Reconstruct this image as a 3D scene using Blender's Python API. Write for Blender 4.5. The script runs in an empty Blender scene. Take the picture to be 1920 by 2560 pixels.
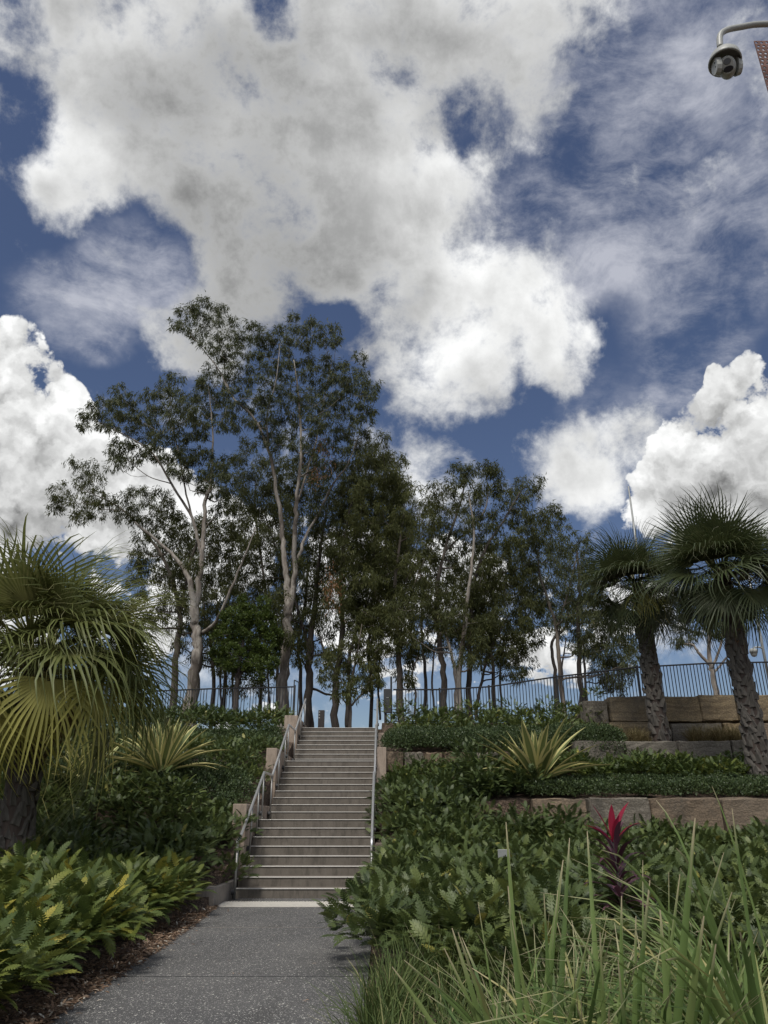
import bpy, bmesh, math, random
import numpy as np
from mathutils import Vector, Matrix

random.seed(7)
rng = np.random.default_rng(7)
SC = bpy.context.scene
COL = SC.collection

# ------------------------------------------------------------------ camera
F, PITCH, EYE = 1850.0, math.radians(22.5), 1.38
cam = bpy.data.objects.new('camera', bpy.data.cameras.new('camera'))
COL.objects.link(cam)
cam.location = (0, 0, EYE)
cam.rotation_euler = (math.radians(90) + PITCH, 0, 0)
cam.data.sensor_fit = 'VERTICAL'
cam.data.sensor_height = 36.0
cam.data.lens = 36.0 * F / 2560.0
cam.data.clip_start = 0.05
cam.data.clip_end = 9000
SC.camera = cam
CP, SP = math.cos(PITCH), math.sin(PITCH)


def ray(px, py):
    xr, yr = (px - 960) / F, (1280 - py) / F
    return np.array([xr, CP - yr * SP, SP + yr * CP])


def P(px, py, d):
    """world point seen at a photograph pixel at forward distance d"""
    r = ray(px, py)
    s = d / r[1]
    return np.array([r[0] * s, d, EYE + r[2] * s])


# ------------------------------------------------------------------ light
SUN_EL, SUN_AZ = math.radians(58), math.radians(-160)      # azimuth from +Y towards +X
sun_dir = Vector((math.cos(SUN_EL) * math.sin(SUN_AZ), math.cos(SUN_EL) * math.cos(SUN_AZ), math.sin(SUN_EL)))
sl = bpy.data.lights.new('sun', 'SUN')
sl.energy = 2.1
sl.angle = math.radians(15)
sl.color = (1.0, 0.95, 0.87)
so = bpy.data.objects.new('sun', sl)
so.rotation_euler = sun_dir.to_track_quat('Z', 'Y').to_euler()
COL.objects.link(so)
SC.view_settings.view_transform = 'Standard'
SC.view_settings.look = 'None'
SC.view_settings.exposure = 0.42
SC.view_settings.gamma = 1.0
SC.view_settings.use_curve_mapping = False
SC.cycles.max_bounces = 6
SC.cycles.diffuse_bounces = 3
SC.cycles.glossy_bounces = 2
SC.cycles.transmission_bounces = 3
SC.cycles.transparent_max_bounces = 4
SC.cycles.use_denoising = True

# ------------------------------------------------------------------ world: sky and clouds
W = bpy.data.worlds.new('World')
SC.world = W
W.use_nodes = True
nt = W.node_tree
nt.nodes.clear()


class NT:
    def __init__(s, t): s.t = t
    def n(s, typ, **kw):
        x = s.t.nodes.new(typ)
        for k, v in kw.items(): setattr(x, k, v)
        return x
    def l(s, a, b): s.t.links.new(a, b)
    def put(s, sock, v):
        if hasattr(v, 'is_output') or isinstance(v, bpy.types.NodeSocket): s.l(v, sock)
        else: sock.default_value = v
    def m(s, op, a, b=0.0, c=None, clamp=False):
        x = s.n('ShaderNodeMath', operation=op, use_clamp=clamp)
        s.put(x.inputs[0], a); s.put(x.inputs[1], b)
        if c is not None: s.put(x.inputs[2], c)
        return x.outputs[0]
    def vm(s, op, a, b=None, sc=None):
        x = s.n('ShaderNodeVectorMath', operation=op)
        s.put(x.inputs[0], a)
        if b is not None: s.put(x.inputs[1], b)
        if sc is not None: s.put(x.inputs[3], sc)
        return x.outputs['Value'] if op in ('DOT_PRODUCT', 'LENGTH') else x.outputs[0]
    def noise(s, vec, scale, detail=4, rough=.55, dist=0.0, color=False):
        x = s.n('ShaderNodeTexNoise')
        s.put(x.inputs['Vector'], vec)
        x.inputs['Scale'].default_value = scale; x.inputs['Detail'].default_value = detail
        x.inputs['Roughness'].default_value = rough; x.inputs['Distortion'].default_value = dist
        return x.outputs['Color'] if color else x.outputs['Fac']
    def ss(s, v, a, b, lo=0.0, hi=1.0, kind='SMOOTHSTEP'):
        x = s.n('ShaderNodeMapRange', interpolation_type=kind)
        s.put(x.inputs[0], v)
        for i, q in enumerate((a, b, lo, hi)): x.inputs[i + 1].default_value = q
        return x.outputs[0]
    def mix(s, f, a, b):
        x = s.n('ShaderNodeMix', data_type='RGBA')
        s.put(x.inputs[0], f); s.put(x.inputs[6], a); s.put(x.inputs[7], b)
        return x.outputs[2]
    def ramp(s, v, stops):
        x = s.n('ShaderNodeValToRGB')
        e = x.color_ramp.elements
        while len(e) < len(stops): e.new(0.5)
        for q, (p, c) in zip(e, stops): q.position = p; q.color = (*c, 1)
        s.put(x.inputs[0], v)
        return x.outputs[0]


g = NT(nt)
KS = 1.1573
sky = g.n('ShaderNodeTexSky', sky_type='NISHITA', sun_disc=False)
sky.sun_elevation = SUN_EL
sky.sun_rotation = SUN_AZ
sky.air_density = 1.0
sky.dust_density = 0.6
sky.ozone_density = 2.5
tc = g.n('ShaderNodeTexCoord')
D = g.vm('NORMALIZE', tc.outputs['Generated'])


def cdir(x, y):
    r = ray(x * KS, y * KS)
    return tuple(r / np.linalg.norm(r))


w1 = g.vm('SCALE', g.vm('SUBTRACT', g.noise(D, 3.6, 3, .5, color=True), (.5, .5, .5)), sc=0.12)
w2 = g.vm('SCALE', g.vm('SUBTRACT', g.noise(D, 11., 4, .6, color=True), (.5, .5, .5)), sc=0.055)
DW = g.vm('ADD', D, w1)
DW = g.vm('NORMALIZE', g.vm('ADD', DW, w2))


def blobs(lst, vec=DW, grow=1.25):
    tot = None
    for b in lst:
        x, y, r = b[:3]
        wt = b[3] if len(b) > 3 else 1.0
        dt = g.vm('DOT_PRODUCT', vec, cdir(x, y))
        v = g.ss(dt, math.cos(r * KS * grow / F), 1.0, 0.0, wt)
        tot = v if tot is None else g.m('ADD', tot, v)
    return tot


def sat(v, k):
    return g.m('SUBTRACT', 1.0, g.m('POWER', 2.718, g.m('MULTIPLY', v, -k)))


main = blobs([(250, 130, 230), (500, 130, 280), (800, 130, 290), (1050, 70, 200), (1260, 0, 110), (340, 340, 220), (620, 380, 250),
              (860, 360, 200), (1090, 290, 130), (600, 560, 150), (800, 530, 170), (190, 410, 95), (450, 620, 110), (390, 720, 85),
              (1000, 610, 150), (1120, 690, 130), (930, 770, 150), (1010, 840, 85), (900, 830, 80), (1200, 760, 90), (150, 180, 110), (130, 60, 120), (1160, 230, 60),
              (500, -150, 400), (900, -150, 400), (100, -80, 150), (880, 680, 140), (960, 760, 110), (1100, 560, 140), (1000, 500, 140),
              (470, 570, 150), (400, 690, 110), (470, 760, 90), (560, 700, 100), (1180, 660, 110)], grow=1.12)
hole = blobs([(1045, 228, 80, .62), (1110, 440, 95, .45), (1180, 340, 70, .4), (590, 5, 60, .7), (1270, 70, 60, .5), (710, 695, 55, .9), (160, 545, 90, .7), (300, 545, 90, .9), (30, 250, 90, .9), (60, 40, 50, .6)], grow=1.25)
left = blobs([(10, 820, 125), (22, 715, 70), (60, 950, 150), (0, 1060, 200), (190, 1010, 100), (300, 1090, 110), (-120, 900, 220), (400, 1110, 80),
              (-100, 1250, 300), (200, 1280, 250), (125, 880, 60), (480, 1180, 130), (620, 1260, 150), (800, 1290, 150), (1000, 1260, 110, .8)], grow=1.12)
right = blobs([(1650, 910, 100), (1570, 900, 85), (1490, 960, 95), (1420, 1080, 110), (1600, 1060, 200),
               (1800, 1000, 250), (1560, 820, 35), (1630, 810, 45), (1100, 990, 45, .6)], grow=1.12)
small = blobs([(165, 640, 100, .22), (310, 610, 100, .18), (1340, 960, 130, .62), (1230, 980, 110, .5), (1230, 1070, 100, .55), (870, 980, 100, .42), (960, 1030, 100, .42)])
DN = g.vm('ADD', D, g.vm('SCALE', w1, sc=.6))
fb = g.noise(DN, 6.5, 12, .64)
fbb = g.noise(D, 2.6, 7, .6)


def billow(vec):
    t = None
    for sc_, wt in ((7., .5), (15., .28), (34., .14), (75., .08)):
        v = g.n('ShaderNodeTexVoronoi', feature='F1'); v.inputs['Scale'].default_value = sc_
        g.l(vec, v.inputs['Vector'])
        q = g.m('MULTIPLY', v.outputs['Distance'], wt)
        t = q if t is None else g.m('ADD', t, q)
    return g.m('SUBTRACT', 1.0, t)


DB = g.vm('ADD', D, g.vm('SCALE', g.vm('SUBTRACT', g.noise(D, 16., 5, .65, color=True), (.5, .5, .5)), sc=0.07))
bil = billow(DB)
SO = (-.006, -.004, .020)
bil2 = billow(g.vm('ADD', DB, SO))
# low clouds and everything outside the frame: the same broken cloud cover, from noise alone
sep = g.n('ShaderNodeSeparateXYZ'); g.l(D, sep.inputs[0])
Z = sep.outputs[2]
camd = cdir(960 / KS, 1100 / KS)
inview = g.ss(g.vm('DOT_PRODUCT', D, camd), math.cos(math.radians(52)), math.cos(math.radians(36)))
gen = g.ss(fbb, .42, .60, 0, 1.0)
gen_out = g.m('MULTIPLY', gen, g.m('SUBTRACT', 1.0, inview))
flat = g.vm('MULTIPLY', D, (1, 1, 2.4))
fl = g.noise(flat, 5.0, 7, .6)
low = g.m('MULTIPLY', g.ss(fl, .40, .60, 0, 1.0), g.ss(Z, .42, .24))
mA = g.m('SUBTRACT', sat(main, 1.25), hole)
mB = sat(g.m('ADD', g.m('ADD', left, right), g.m('MULTIPLY', low, .8)), 1.6)
mC = g.m('ADD', small, gen_out)
fe = g.noise(DN, 19.0, 9, .66)
softf = g.m('ADD', g.m('MAXIMUM', mA, mC), g.m('ADD', g.m('MULTIPLY', g.m('SUBTRACT', fb, .5), 3.2), g.m('MULTIPLY', g.m('SUBTRACT', fe, .5), 1.5)))
dA = g.ss(softf, .12, 1.12)
hardf = g.m('ADD', mB, g.m('ADD', g.m('MULTIPLY', g.m('SUBTRACT', bil, .62), 1.7), g.m('MULTIPLY', g.m('SUBTRACT', fb, .5), .9)))
dB = g.m('MULTIPLY', g.ss(hardf, .40, .54), g.ss(mB, .10, .30))
dens = g.m('MAXIMUM', dA, dB)
# cirrus wisps
cz = g.vm('ADD', D, g.vm('SCALE', g.vm('SUBTRACT', g.noise(D, 3.0, 4, .55, color=True), (.5, .5, .5)), sc=0.16))
mp = g.n('ShaderNodeMapping'); g.l(cz, mp.inputs[0])
mp.inputs['Rotation'].default_value = (0, 0.6, 0.0); mp.inputs['Scale'].default_value = (2.0, 2.5, 5.0)
cn = g.noise(mp.outputs[0], 2.4, 11, .68, .15)
cn2 = g.noise(D, 7.5, 8, .65)
cirm = blobs([(1230, 350, 200, .7), (1400, 250, 220, .9), (1440, 450, 150, .9), (1600, 150, 200, .8), (1640, 600, 100, 1.0), (1500, 700, 130, .8),
              (1620, 380, 140, .9), (1300, 540, 110, .7), (1430, 60, 130, .7), (1280, 850, 80, .6), (1520, 770, 90, .5), (165, 640, 110, 1.5), (300, 610, 120, 1.2), (215, 720, 60, 1.0), (1140, 450, 120, 1.3), (1470, 850, 60, 1.0), (1230, 560, 90, 1.0), (1430, 820, 60, .6)], grow=1.25)
cirm = g.m('ADD', cirm, g.m('MULTIPLY', g.m('SUBTRACT', 1.0, inview), .35))
cir = g.m('MULTIPLY', g.m('ADD', g.ss(cn, .40, .72, 0, .75), g.m('MULTIPLY', g.ss(cn2, .42, .70), .45)), g.m('MINIMUM', cirm, 1.0), clamp=True)
# light in the cloud: thick parts grey, relief from the offset field
fb2 = g.noise(g.vm('ADD', DN, SO), 6.5, 12, .64)
fs = g.noise(DN, 6.0, 3, .5); fs2 = g.noise(g.vm('ADD', DN, (-.015, -.01, .05)), 6.0, 3, .5)
relA = g.m('ADD', g.m('MULTIPLY', g.m('SUBTRACT', fb, fb2), .75), g.m('MULTIPLY', g.m('SUBTRACT', fs, fs2), 1.1))
relB = g.m('MULTIPLY', g.m('SUBTRACT', bil, bil2), 1.8)
dark = blobs([(620, 520, 320, 1.9), (800, 540, 190, .8), (850, 400, 180, .4), (400, 430, 150, .45), (960, 730, 100, .35), (250, 250, 220, .35), (800, 100, 300, .35), (1000, 100, 200, .3)], vec=DN, grow=1.35)
darkB = blobs([(1560, 1010, 160, .5), (1500, 1100, 120, .4), (60, 1120, 220, .7), (20, 960, 110, .3), (1620, 1080, 150, .5), (0, 900, 60, .2)], grow=1.2)
thA = g.ss(softf, .7, 1.7)
brA = g.m('SUBTRACT', .82, g.m('ADD', g.m('MULTIPLY', sat(dark, .9), .44), g.m('MULTIPLY', thA, .22)))
brA = g.m('ADD', brA, g.m('ADD', g.m('MULTIPLY', relA, g.ss(dark, 1.4, .0, .12, 1.0)), g.m('MULTIPLY', g.m('SUBTRACT', fbb, .5), -.20)))
brB = g.m('ADD', g.m('SUBTRACT', .82, g.m('MULTIPLY', sat(darkB, 1.0), .42)), relB)
bright = g.m('ADD', g.m('MULTIPLY', brA, g.m('SUBTRACT', 1.0, dB)), g.m('MULTIPLY', brB, dB))
bright = g.m('MINIMUM', g.m('MAXIMUM', bright, .16), .95)
cc = g.n('ShaderNodeCombineColor')
g.l(g.m('MULTIPLY', bright, 8.0), cc.inputs[0]); g.l(g.m('MULTIPLY', bright, 8.05), cc.inputs[1]); g.l(g.m('MULTIPLY', bright, 8.0), cc.inputs[2])
hsv = g.n('ShaderNodeHueSaturation')
hsv.inputs['Hue'].default_value = .509
hsv.inputs['Saturation'].default_value = 1.0
hsv.inputs['Value'].default_value = 0.54
g.l(sky.outputs[0], hsv.inputs['Color'])
skyc = g.mix(g.m('MULTIPLY', cir, .75), hsv.outputs[0], (4.7, 4.8, 5.3, 1))
full = g.mix(dens, skyc, cc.outputs[0])
bg = g.n('ShaderNodeBackground')
bg.inputs['Strength'].default_value = 0.10
g.l(full, bg.inputs['Color'])
wo = g.n('ShaderNodeOutputWorld'); g.l(bg.outputs[0], wo.inputs[0])
W.cycles.sampling_method = 'MANUAL'
W.cycles.sample_map_resolution = 512

SKY_ONLY = False

# ------------------------------------------------------------------ helpers


def tag(o, label=None, cat=None, group=None, kind=None):
    if label: o['label'] = label
    if cat: o['category'] = cat
    if group: o['group'] = group
    if kind: o['kind'] = kind
    return o


def empty(name, loc, label, cat, group=None):
    o = bpy.data.objects.new(name, None)
    COL.objects.link(o)
    o.location = Vector([float(q) for q in loc])
    o.empty_display_size = .1
    return tag(o, label, cat, group)


def link(name, me, parent=None, mat=None, loc=None, mw=None):
    o = bpy.data.objects.new(name, me)
    COL.objects.link(o)
    if mat is not None and len(me.materials) == 0: me.materials.append(mat)
    if parent is not None:
        o.parent = parent
        # geometry is given in world space: undo the parent's placement (location only)
        root = parent
        off = Vector((0, 0, 0))
        while root is not None:
            off += root.location
            root = root.parent
        if mw is None: o.location = -off if loc is None else Vector(loc) - off
        else:
            o.matrix_basis = Matrix.Translation(-off) @ mw
    elif mw is not None:
        o.matrix_basis = mw
    elif loc is not None:
        o.location = loc
    return o


class MB:
    def __init__(s): s.v = []; s.f = []
    def add(s, v, f):
        n = len(s.v); s.v.extend([tuple(map(float, q)) for q in v]); s.f.extend([[n + i for i in q] for q in f])
    def box(s, a, b):
        x0, y0, z0 = a; x1, y1, z1 = b
        s.add([(x0, y0, z0), (x1, y0, z0), (x1, y1, z0), (x0, y1, z0), (x0, y0, z1), (x1, y0, z1), (x1, y1, z1), (x0, y1, z1)],
              [(0, 3, 2, 1), (4, 5, 6, 7), (0, 1, 5, 4), (1, 2, 6, 5), (2, 3, 7, 6), (3, 0, 4, 7)])
    def tube(s, pts, rad, n=8, caps=True, wob=0.0):
        pts = [np.array(p, float) for p in pts]
        if np.isscalar(rad): rad = [rad] * len(pts)
        k = len(pts)
        vs = []; u = None
        for i in range(k):
            t = pts[min(i + 1, k - 1)] - pts[max(i - 1, 0)]
            t = t / (np.linalg.norm(t) + 1e-9)
            if u is None:
                a = np.array([1., 0, 0]) if abs(t[0]) < .8 else np.array([0, 1., 0])
                u = np.cross(t, a)
            u = u - t * np.dot(u, t); u /= np.linalg.norm(u) + 1e-9
            w = np.cross(t, u)
            for j in range(n):
                an = 2 * math.pi * j / n
                r = rad[i] * (1 + (wob * (random.random() - .5) if wob else 0))
                vs.append(pts[i] + (u * math.cos(an) + w * math.sin(an)) * r)
        fs = [(i * n + j, i * n + (j + 1) % n, (i + 1) * n + (j + 1) % n, (i + 1) * n + j) for i in range(k - 1) for j in range(n)]
        if caps:
            fs.append(tuple(range(n))[::-1]); fs.append(tuple((k - 1) * n + j for j in range(n)))
        s.add(vs, fs)
    def mesh(s, name, smooth=False):
        me = bpy.data.meshes.new(name)
        me.from_pydata(s.v, [], s.f)
        if smooth:
            for p in me.polygons: p.use_smooth = True
        me.update()
        return me
    def build(s, name, mat, parent=None, smooth=False, bevel=0):
        me = s.mesh(name, smooth)
        o = link(name, me, parent, mat)
        if bevel:
            b = o.modifiers.new('bevel', 'BEVEL'); b.width = bevel; b.segments = 2; b.limit_method = 'ANGLE'
        return o


def big_mesh(name, V, T, tint=None, aux=None, smooth=False):
    me = bpy.data.meshes.new(name)
    V = np.ascontiguousarray(V, np.float32); T = np.ascontiguousarray(T, np.int32)
    me.vertices.add(len(V)); me.vertices.foreach_set('co', V.ravel())
    me.loops.add(T.size); me.loops.foreach_set('vertex_index', T.ravel())
    me.polygons.add(len(T)); me.polygons.foreach_set('loop_start', np.arange(0, T.size, 3, dtype=np.int32))
    if smooth: me.polygons.foreach_set('use_smooth', np.ones(len(T), bool))
    for nm, arr in (('tint', tint), ('aux', aux)):
        if arr is not None:
            a = me.attributes.new(nm, 'FLOAT', 'POINT'); a.data.foreach_set('value', np.ascontiguousarray(arr, np.float32))
    me.update(calc_edges=True)
    me.validate()
    return me


def frames(axis, normal):
    """(k,3) leaf axes and rough normals -> (k,3,3) matrices with columns side, axis, normal"""
    a = axis / (np.linalg.norm(axis, axis=1, keepdims=True) + 1e-9)
    s = np.cross(a, normal); s /= (np.linalg.norm(s, axis=1, keepdims=True) + 1e-9)
    n = np.cross(s, a)
    return np.stack([s, a, n], axis=2)


def scatter(tv, tf, M, pos, scale, tint, taux=None):
    k = len(pos); n = len(tv)
    V = np.einsum('kij,nj->kni', M, tv) * scale[:, None, None] + pos[:, None, :]
    T = tf[None] + (np.arange(k) * n)[:, None, None]
    ti = np.repeat(tint, n)
    au = np.tile(taux, k) if taux is not None else None
    return V.reshape(-1, 3), T.reshape(-1, 3), ti, au


def catmull(pts, rad, sub=4):
    pts = [np.array(p, float) for p in pts]; out = []; ro = []
    k = len(pts)
    for i in range(k - 1):
        p0, p1, p2, p3 = pts[max(i - 1, 0)], pts[i], pts[i + 1], pts[min(i + 2, k - 1)]
        for j in range(sub):
            t = j / sub
            out.append(.5 * ((2 * p1) + (-p0 + p2) * t + (2 * p0 - 5 * p1 + 4 * p2 - p3) * t * t + (-p0 + 3 * p1 - 3 * p2 + p3) * t ** 3))
            ro.append(rad[i] * (1 - t) + rad[i + 1] * t)
    out.append(pts[-1]); ro.append(rad[-1])
    return out, ro


# ------------------------------------------------------------------ materials
def newmat(name):
    m = bpy.data.materials.new(name); m.use_nodes = True
    t = m.node_tree; t.nodes.clear()
    gg = NT(t)
    p = gg.n('ShaderNodeBsdfPrincipled'); o = gg.n('ShaderNodeOutputMaterial')
    gg.l(p.outputs[0], o.inputs[0])
    return m, gg, p, o


def coords(gg, kind='Object'):
    return gg.n('ShaderNodeTexCoord').outputs[kind]


def bump(gg, p, h, strength=.3, dist=.02):
    b = gg.n('ShaderNodeBump'); b.inputs['Strength'].default_value = strength; b.inputs['Distance'].default_value = dist
    gg.l(h, b.inputs['Height']); gg.l(b.outputs[0], p.inputs['Normal'])


def leafmat(name, stops, rough=.5, trans=.25, spec=.35, aux=None):
    rough = min(.8, rough + .13); spec *= .8
    stops = [(a_, tuple(min(.6, q_ * 1.45) for q_ in c_)) for a_, c_ in stops]
    m, gg, p, o = newmat(name)
    a = gg.n('ShaderNodeAttribute', attribute_name='tint')
    col = gg.ramp(a.outputs['Fac'], stops)
    if aux is not None:
        b = gg.n('ShaderNodeAttribute', attribute_name='aux')
        col = gg.mix(b.outputs['Fac'], col, (*aux, 1))
    gg.l(col, p.inputs['Base Color'])
    p.inputs['Roughness'].default_value = rough
    p.inputs['Specular IOR Level'].default_value = spec
    tr = gg.n('ShaderNodeBsdfTranslucent')
    hs = gg.n('ShaderNodeHueSaturation'); hs.inputs['Value'].default_value = 1.3; hs.inputs['Hue'].default_value = .485
    gg.l(col, hs.inputs['Color']); gg.l(hs.outputs[0], tr.inputs[0])
    mx = gg.n('ShaderNodeMixShader'); mx.inputs[0].default_value = trans
    gg.l(p.outputs[0], mx.inputs[1]); gg.l(tr.outputs[0], mx.inputs[2]); gg.l(mx.outputs[0], o.inputs[0])
    return m


def plain(name, col, rough=.6, metal=0.0, nz=0.0, nscale=8, bmp=0.0, spec=.5):
    m, gg, p, o = newmat(name)
    p.inputs['Roughness'].default_value = rough; p.inputs['Metallic'].default_value = metal
    p.inputs['Specular IOR Level'].default_value = spec
    if nz:
        n = gg.noise(coords(gg), nscale, 6, .6)
        c = gg.mix(gg.ss(n, .3, .7, kind='LINEAR'), (*[q * (1 - nz) for q in col], 1), (*[min(1, q * (1 + nz)) for q in col], 1))
        gg.l(c, p.inputs['Base Color'])
        if bmp: bump(gg, p, n, bmp)
    else:
        p.inputs['Base Color'].default_value = (*col, 1)
    return m


def asphalt_mat():
    m, gg, p, o = newmat('exposed_aggregate')
    c = coords(gg)
    big = gg.noise(c, .7, 5, .6)
    fine = gg.noise(c, 160, 3, .7)
    base = gg.mix(gg.ss(big, .3, .7), (.088, .088, .088, 1), (.14, .137, .132, 1))
    wear = gg.noise(gg.vm('MULTIPLY', c, (1.6, .5, 1)), 1.1, 7, .65)
    base = gg.mix(gg.ss(wear, .48, .68, 0, .5), base, (.045, .043, .04, 1))
    base = gg.mix(gg.ss(fine, .35, .7), gg.mix(.55, base, (.02, .02, .02, 1)), base)
    col = base
    def chips(scale, th, colr, prob, col):
        v = gg.n('ShaderNodeTexVoronoi'); v.inputs['Scale'].default_value = scale
        warp = gg.vm('ADD', c, gg.vm('SCALE', gg.noise(c, scale * .9, 2, .5, color=True), sc=.6 / scale))
        gg.l(warp, v.inputs['Vector'])
        sp = gg.n('ShaderNodeSeparateColor'); gg.l(v.outputs['Color'], sp.inputs[0])
        r = gg.m('MULTIPLY', gg.ss(sp.outputs[0], 1 - prob, 1 - prob + .01), gg.m('LESS_THAN', v.outputs['Distance'], gg.m('MULTIPLY_ADD', sp.outputs[1], th, th * .5)))
        return gg.mix(r, col, colr)
    col = chips(46, .27, (.66, .64, .58, 1), .15, col)
    col = chips(75, .30, (.55, .54, .50, 1), .22, col)
    col = chips(120, .34, (.30, .29, .28, 1), .40, col)
    gg.l(col, p.inputs['Base Color'])
    p.inputs['Roughness'].default_value = .85
    bump(gg, p, fine, .35, .004)
    return m


def concrete_mat(name, ca, cb, scale=3.0, stain=.5, streak=True):
    m, gg, p, o = newmat(name)
    c = coords(gg)
    n1 = gg.noise(c, scale, 7, .65)
    st = gg.vm('MULTIPLY', c, (5, 1, 1.3))
    n2 = gg.noise(st, 1.8, 7, .75)
    n3 = gg.noise(c, 60, 3, .7)
    col = gg.mix(gg.ss(n1, .3, .72), (*ca, 1), (*cb, 1))
    if streak: col = gg.mix(gg.m('MULTIPLY', gg.ss(n2, .45, .66), stain), col, (ca[0] * .42, ca[1] * .42, ca[2] * .42, 1))
    col = gg.mix(gg.ss(n3, .35, .65, 0, .25), col, (ca[0] * .6, ca[1] * .6, ca[2] * .6, 1))
    gg.l(col, p.inputs['Base Color'])
    p.inputs['Roughness'].default_value = .85
    bump(gg, p, n3, .3, .004)
    return m


def sandstone_mat(name, ca, cb, cdark):
    m, gg, p, o = newmat(name)
    oi = gg.n('ShaderNodeObjectInfo')
    c = gg.vm('ADD', coords(gg), gg.vm('SCALE', oi.outputs['Location'], sc=3.1))
    big = gg.noise(c, 1.4, 5, .6)
    wv = gg.vm('ADD', gg.vm('MULTIPLY', c, (.55, .55, 1)), gg.vm('SCALE', gg.noise(gg.vm('MULTIPLY', c, (.6, .6, 1)), 1.6, 3, .5, color=True), sc=.5))
    wl_ = gg.noise(gg.vm('MULTIPLY', wv, (.35, .35, 9)), 1.5, 6, .6)
    fine = gg.noise(gg.vm('MULTIPLY', c, (5, 5, 16)), 3, 8, .75)
    col = gg.mix(gg.ss(big, .3, .7), (*ca, 1), (*cb, 1))
    col = gg.mix(gg.ss(wl_, .42, .66, 0, .75), col, (*cdark, 1))
    col = gg.mix(gg.ss(fine, .45, .7, 0, .55), col, (*[q * .5 for q in ca], 1))
    stn = gg.noise(gg.vm('MULTIPLY', c, (1, 1, .6)), 2.1, 7, .7)
    col = gg.mix(gg.ss(stn, .49, .68, 0, .6), col, (.045, .042, .036, 1))
    pt = gg.noise(c, 22, 6, .7)
    col = gg.mix(gg.ss(pt, .40, .62, .45, 0), col, (.05, .04, .028, 1))
    col = gg.mix(gg.m('MULTIPLY', oi.outputs['Random'], .35), col, (.15, .14, .12, 1))
    gg.l(col, p.inputs['Base Color']); p.inputs['Roughness'].default_value = .9
    hb = gg.m('ADD', gg.m('MULTIPLY', fine, .6), gg.m('MULTIPLY', wl_, .5))
    bump(gg, p, gg.m('ADD', hb, pt), 1.0, .03)
    return m


def bark_mat(name, pale, mid, dark, patch=.5, vscale=1.0):
    m, gg, p, o = newmat(name)
    c = coords(gg)
    st = gg.vm('MULTIPLY', c, (1, 1, .16 * vscale))
    n1 = gg.noise(st, 5.5, 7, .62, .6)
    n2 = gg.noise(gg.vm('MULTIPLY', c, (1, 1, .22)), 1.6, 4, .6)
    n3 = gg.noise(gg.vm('MULTIPLY', c, (1, 1, .08)), 26, 4, .7)
    col = gg.mix(gg.ss(n1, .5 - .12, .5 + .1), (*mid, 1), (*pale, 1))
    col = gg.mix(gg.ss(n2, patch, patch + .15), col, (*dark, 1))
    col = gg.mix(gg.ss(n3, .45, .75, 0, .45), col, (*[q * .6 for q in dark], 1))
    gg.l(col, p.inputs['Base Color']); p.inputs['Roughness'].default_value = .85
    bump(gg, p, gg.m('ADD', n1, gg.m('MULTIPLY', n3, .7)), .5, .03)
    return m


def ground_mat():
    m, gg, p, o = newmat('mulch_soil')
    c = coords(gg)
    n = gg.noise(c, 14, 8, .7); n2 = gg.noise(c, 2.2, 4, .6)
    v = gg.n('ShaderNodeTexVoronoi'); v.inputs['Scale'].default_value = 38
    gg.l(gg.vm('ADD', gg.vm('MULTIPLY', c, (1, .55, 1)), gg.vm('SCALE', gg.noise(c, 20, 2, .5, color=True), sc=.05)), v.inputs['Vector'])
    sp = gg.n('ShaderNodeSeparateColor'); gg.l(v.outputs['Color'], sp.inputs[0])
    col = gg.ramp(sp.outputs[0], [(0, (.045, .028, .019)), (.4, (.095, .062, .044)), (.8, (.17, .12, .083)), (1, (.28, .21, .15))])
    col = gg.mix(gg.ss(n, .35, .7), col, (.05, .034, .025, 1))
    gg.l(col, p.inputs['Base Color']); p.inputs['Roughness'].default_value = .95
    bump(gg, p, gg.m('ADD', n, v.outputs['Distance']), .8, .03)
    return m


M_path = asphalt_mat()
M_ground = ground_mat()
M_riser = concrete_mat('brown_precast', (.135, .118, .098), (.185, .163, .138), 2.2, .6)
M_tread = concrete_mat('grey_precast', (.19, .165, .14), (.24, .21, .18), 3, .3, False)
M_nose = plain('pale_nosing', (.72, .70, .66), .6, 0, .12, 30)
M_wall = concrete_mat('tan_render', (.34, .27, .215), (.42, .34, .275), 1.5, .55)
M_kerb = concrete_mat('grey_kerb', (.24, .215, .19), (.30, .27, .24), 2.5, .5)
M_tact = plain('tactile_cream', (.62, .59, .53), .7, 0, .12, 10)
M_steel = plain('brushed_steel', (.86, .86, .85), .35, .8, .06, 40)
M_post = plain('dull_steel', (.30, .30, .29), .5, .8, .1, 20)
M_black = plain('black_powdercoat', (.012, .013, .016), .5, 0)
M_dark = plain('charcoal_metal', (.035, .036, .040), .55, 0, .1, 6)
M_brownbox = plain('dark_brown_metal', (.03, .024, .022), .6)
M_white = plain('offwhite_plastic', (.36, .37, .35), .45, 0, .04, 8)
M_glass = plain('dark_lens', (.012, .014, .018), .08)
M_lens2 = plain('grey_lens', (.12, .13, .14), .12)
M_gal = plain('galvanised_steel', (.35, .36, .35), .5, .6, .1, 10)
M_rust = plain('rusty_perforated', (.16, .075, .06), .7, 0, .3, 22, .3)
M_sand = sandstone_mat('tan_sandstone', (.30, .22, .115), (.40, .30, .165), (.14, .088, .04))
M_sandg = sandstone_mat('grey_sandstone', (.22, .195, .16), (.30, .265, .215), (.13, .11, .085))
M_sandb = sandstone_mat('brown_sandstone', (.26, .185, .12), (.34, .245, .16), (.12, .075, .045))
M_gum = bark_mat('pale_gum_bark', (.36, .33, .29), (.19, .16, .135), (.085, .07, .058), .50)
M_bark = bark_mat('grey_bark', (.20, .17, .14), (.11, .092, .078), (.045, .037, .032), .5)
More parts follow.
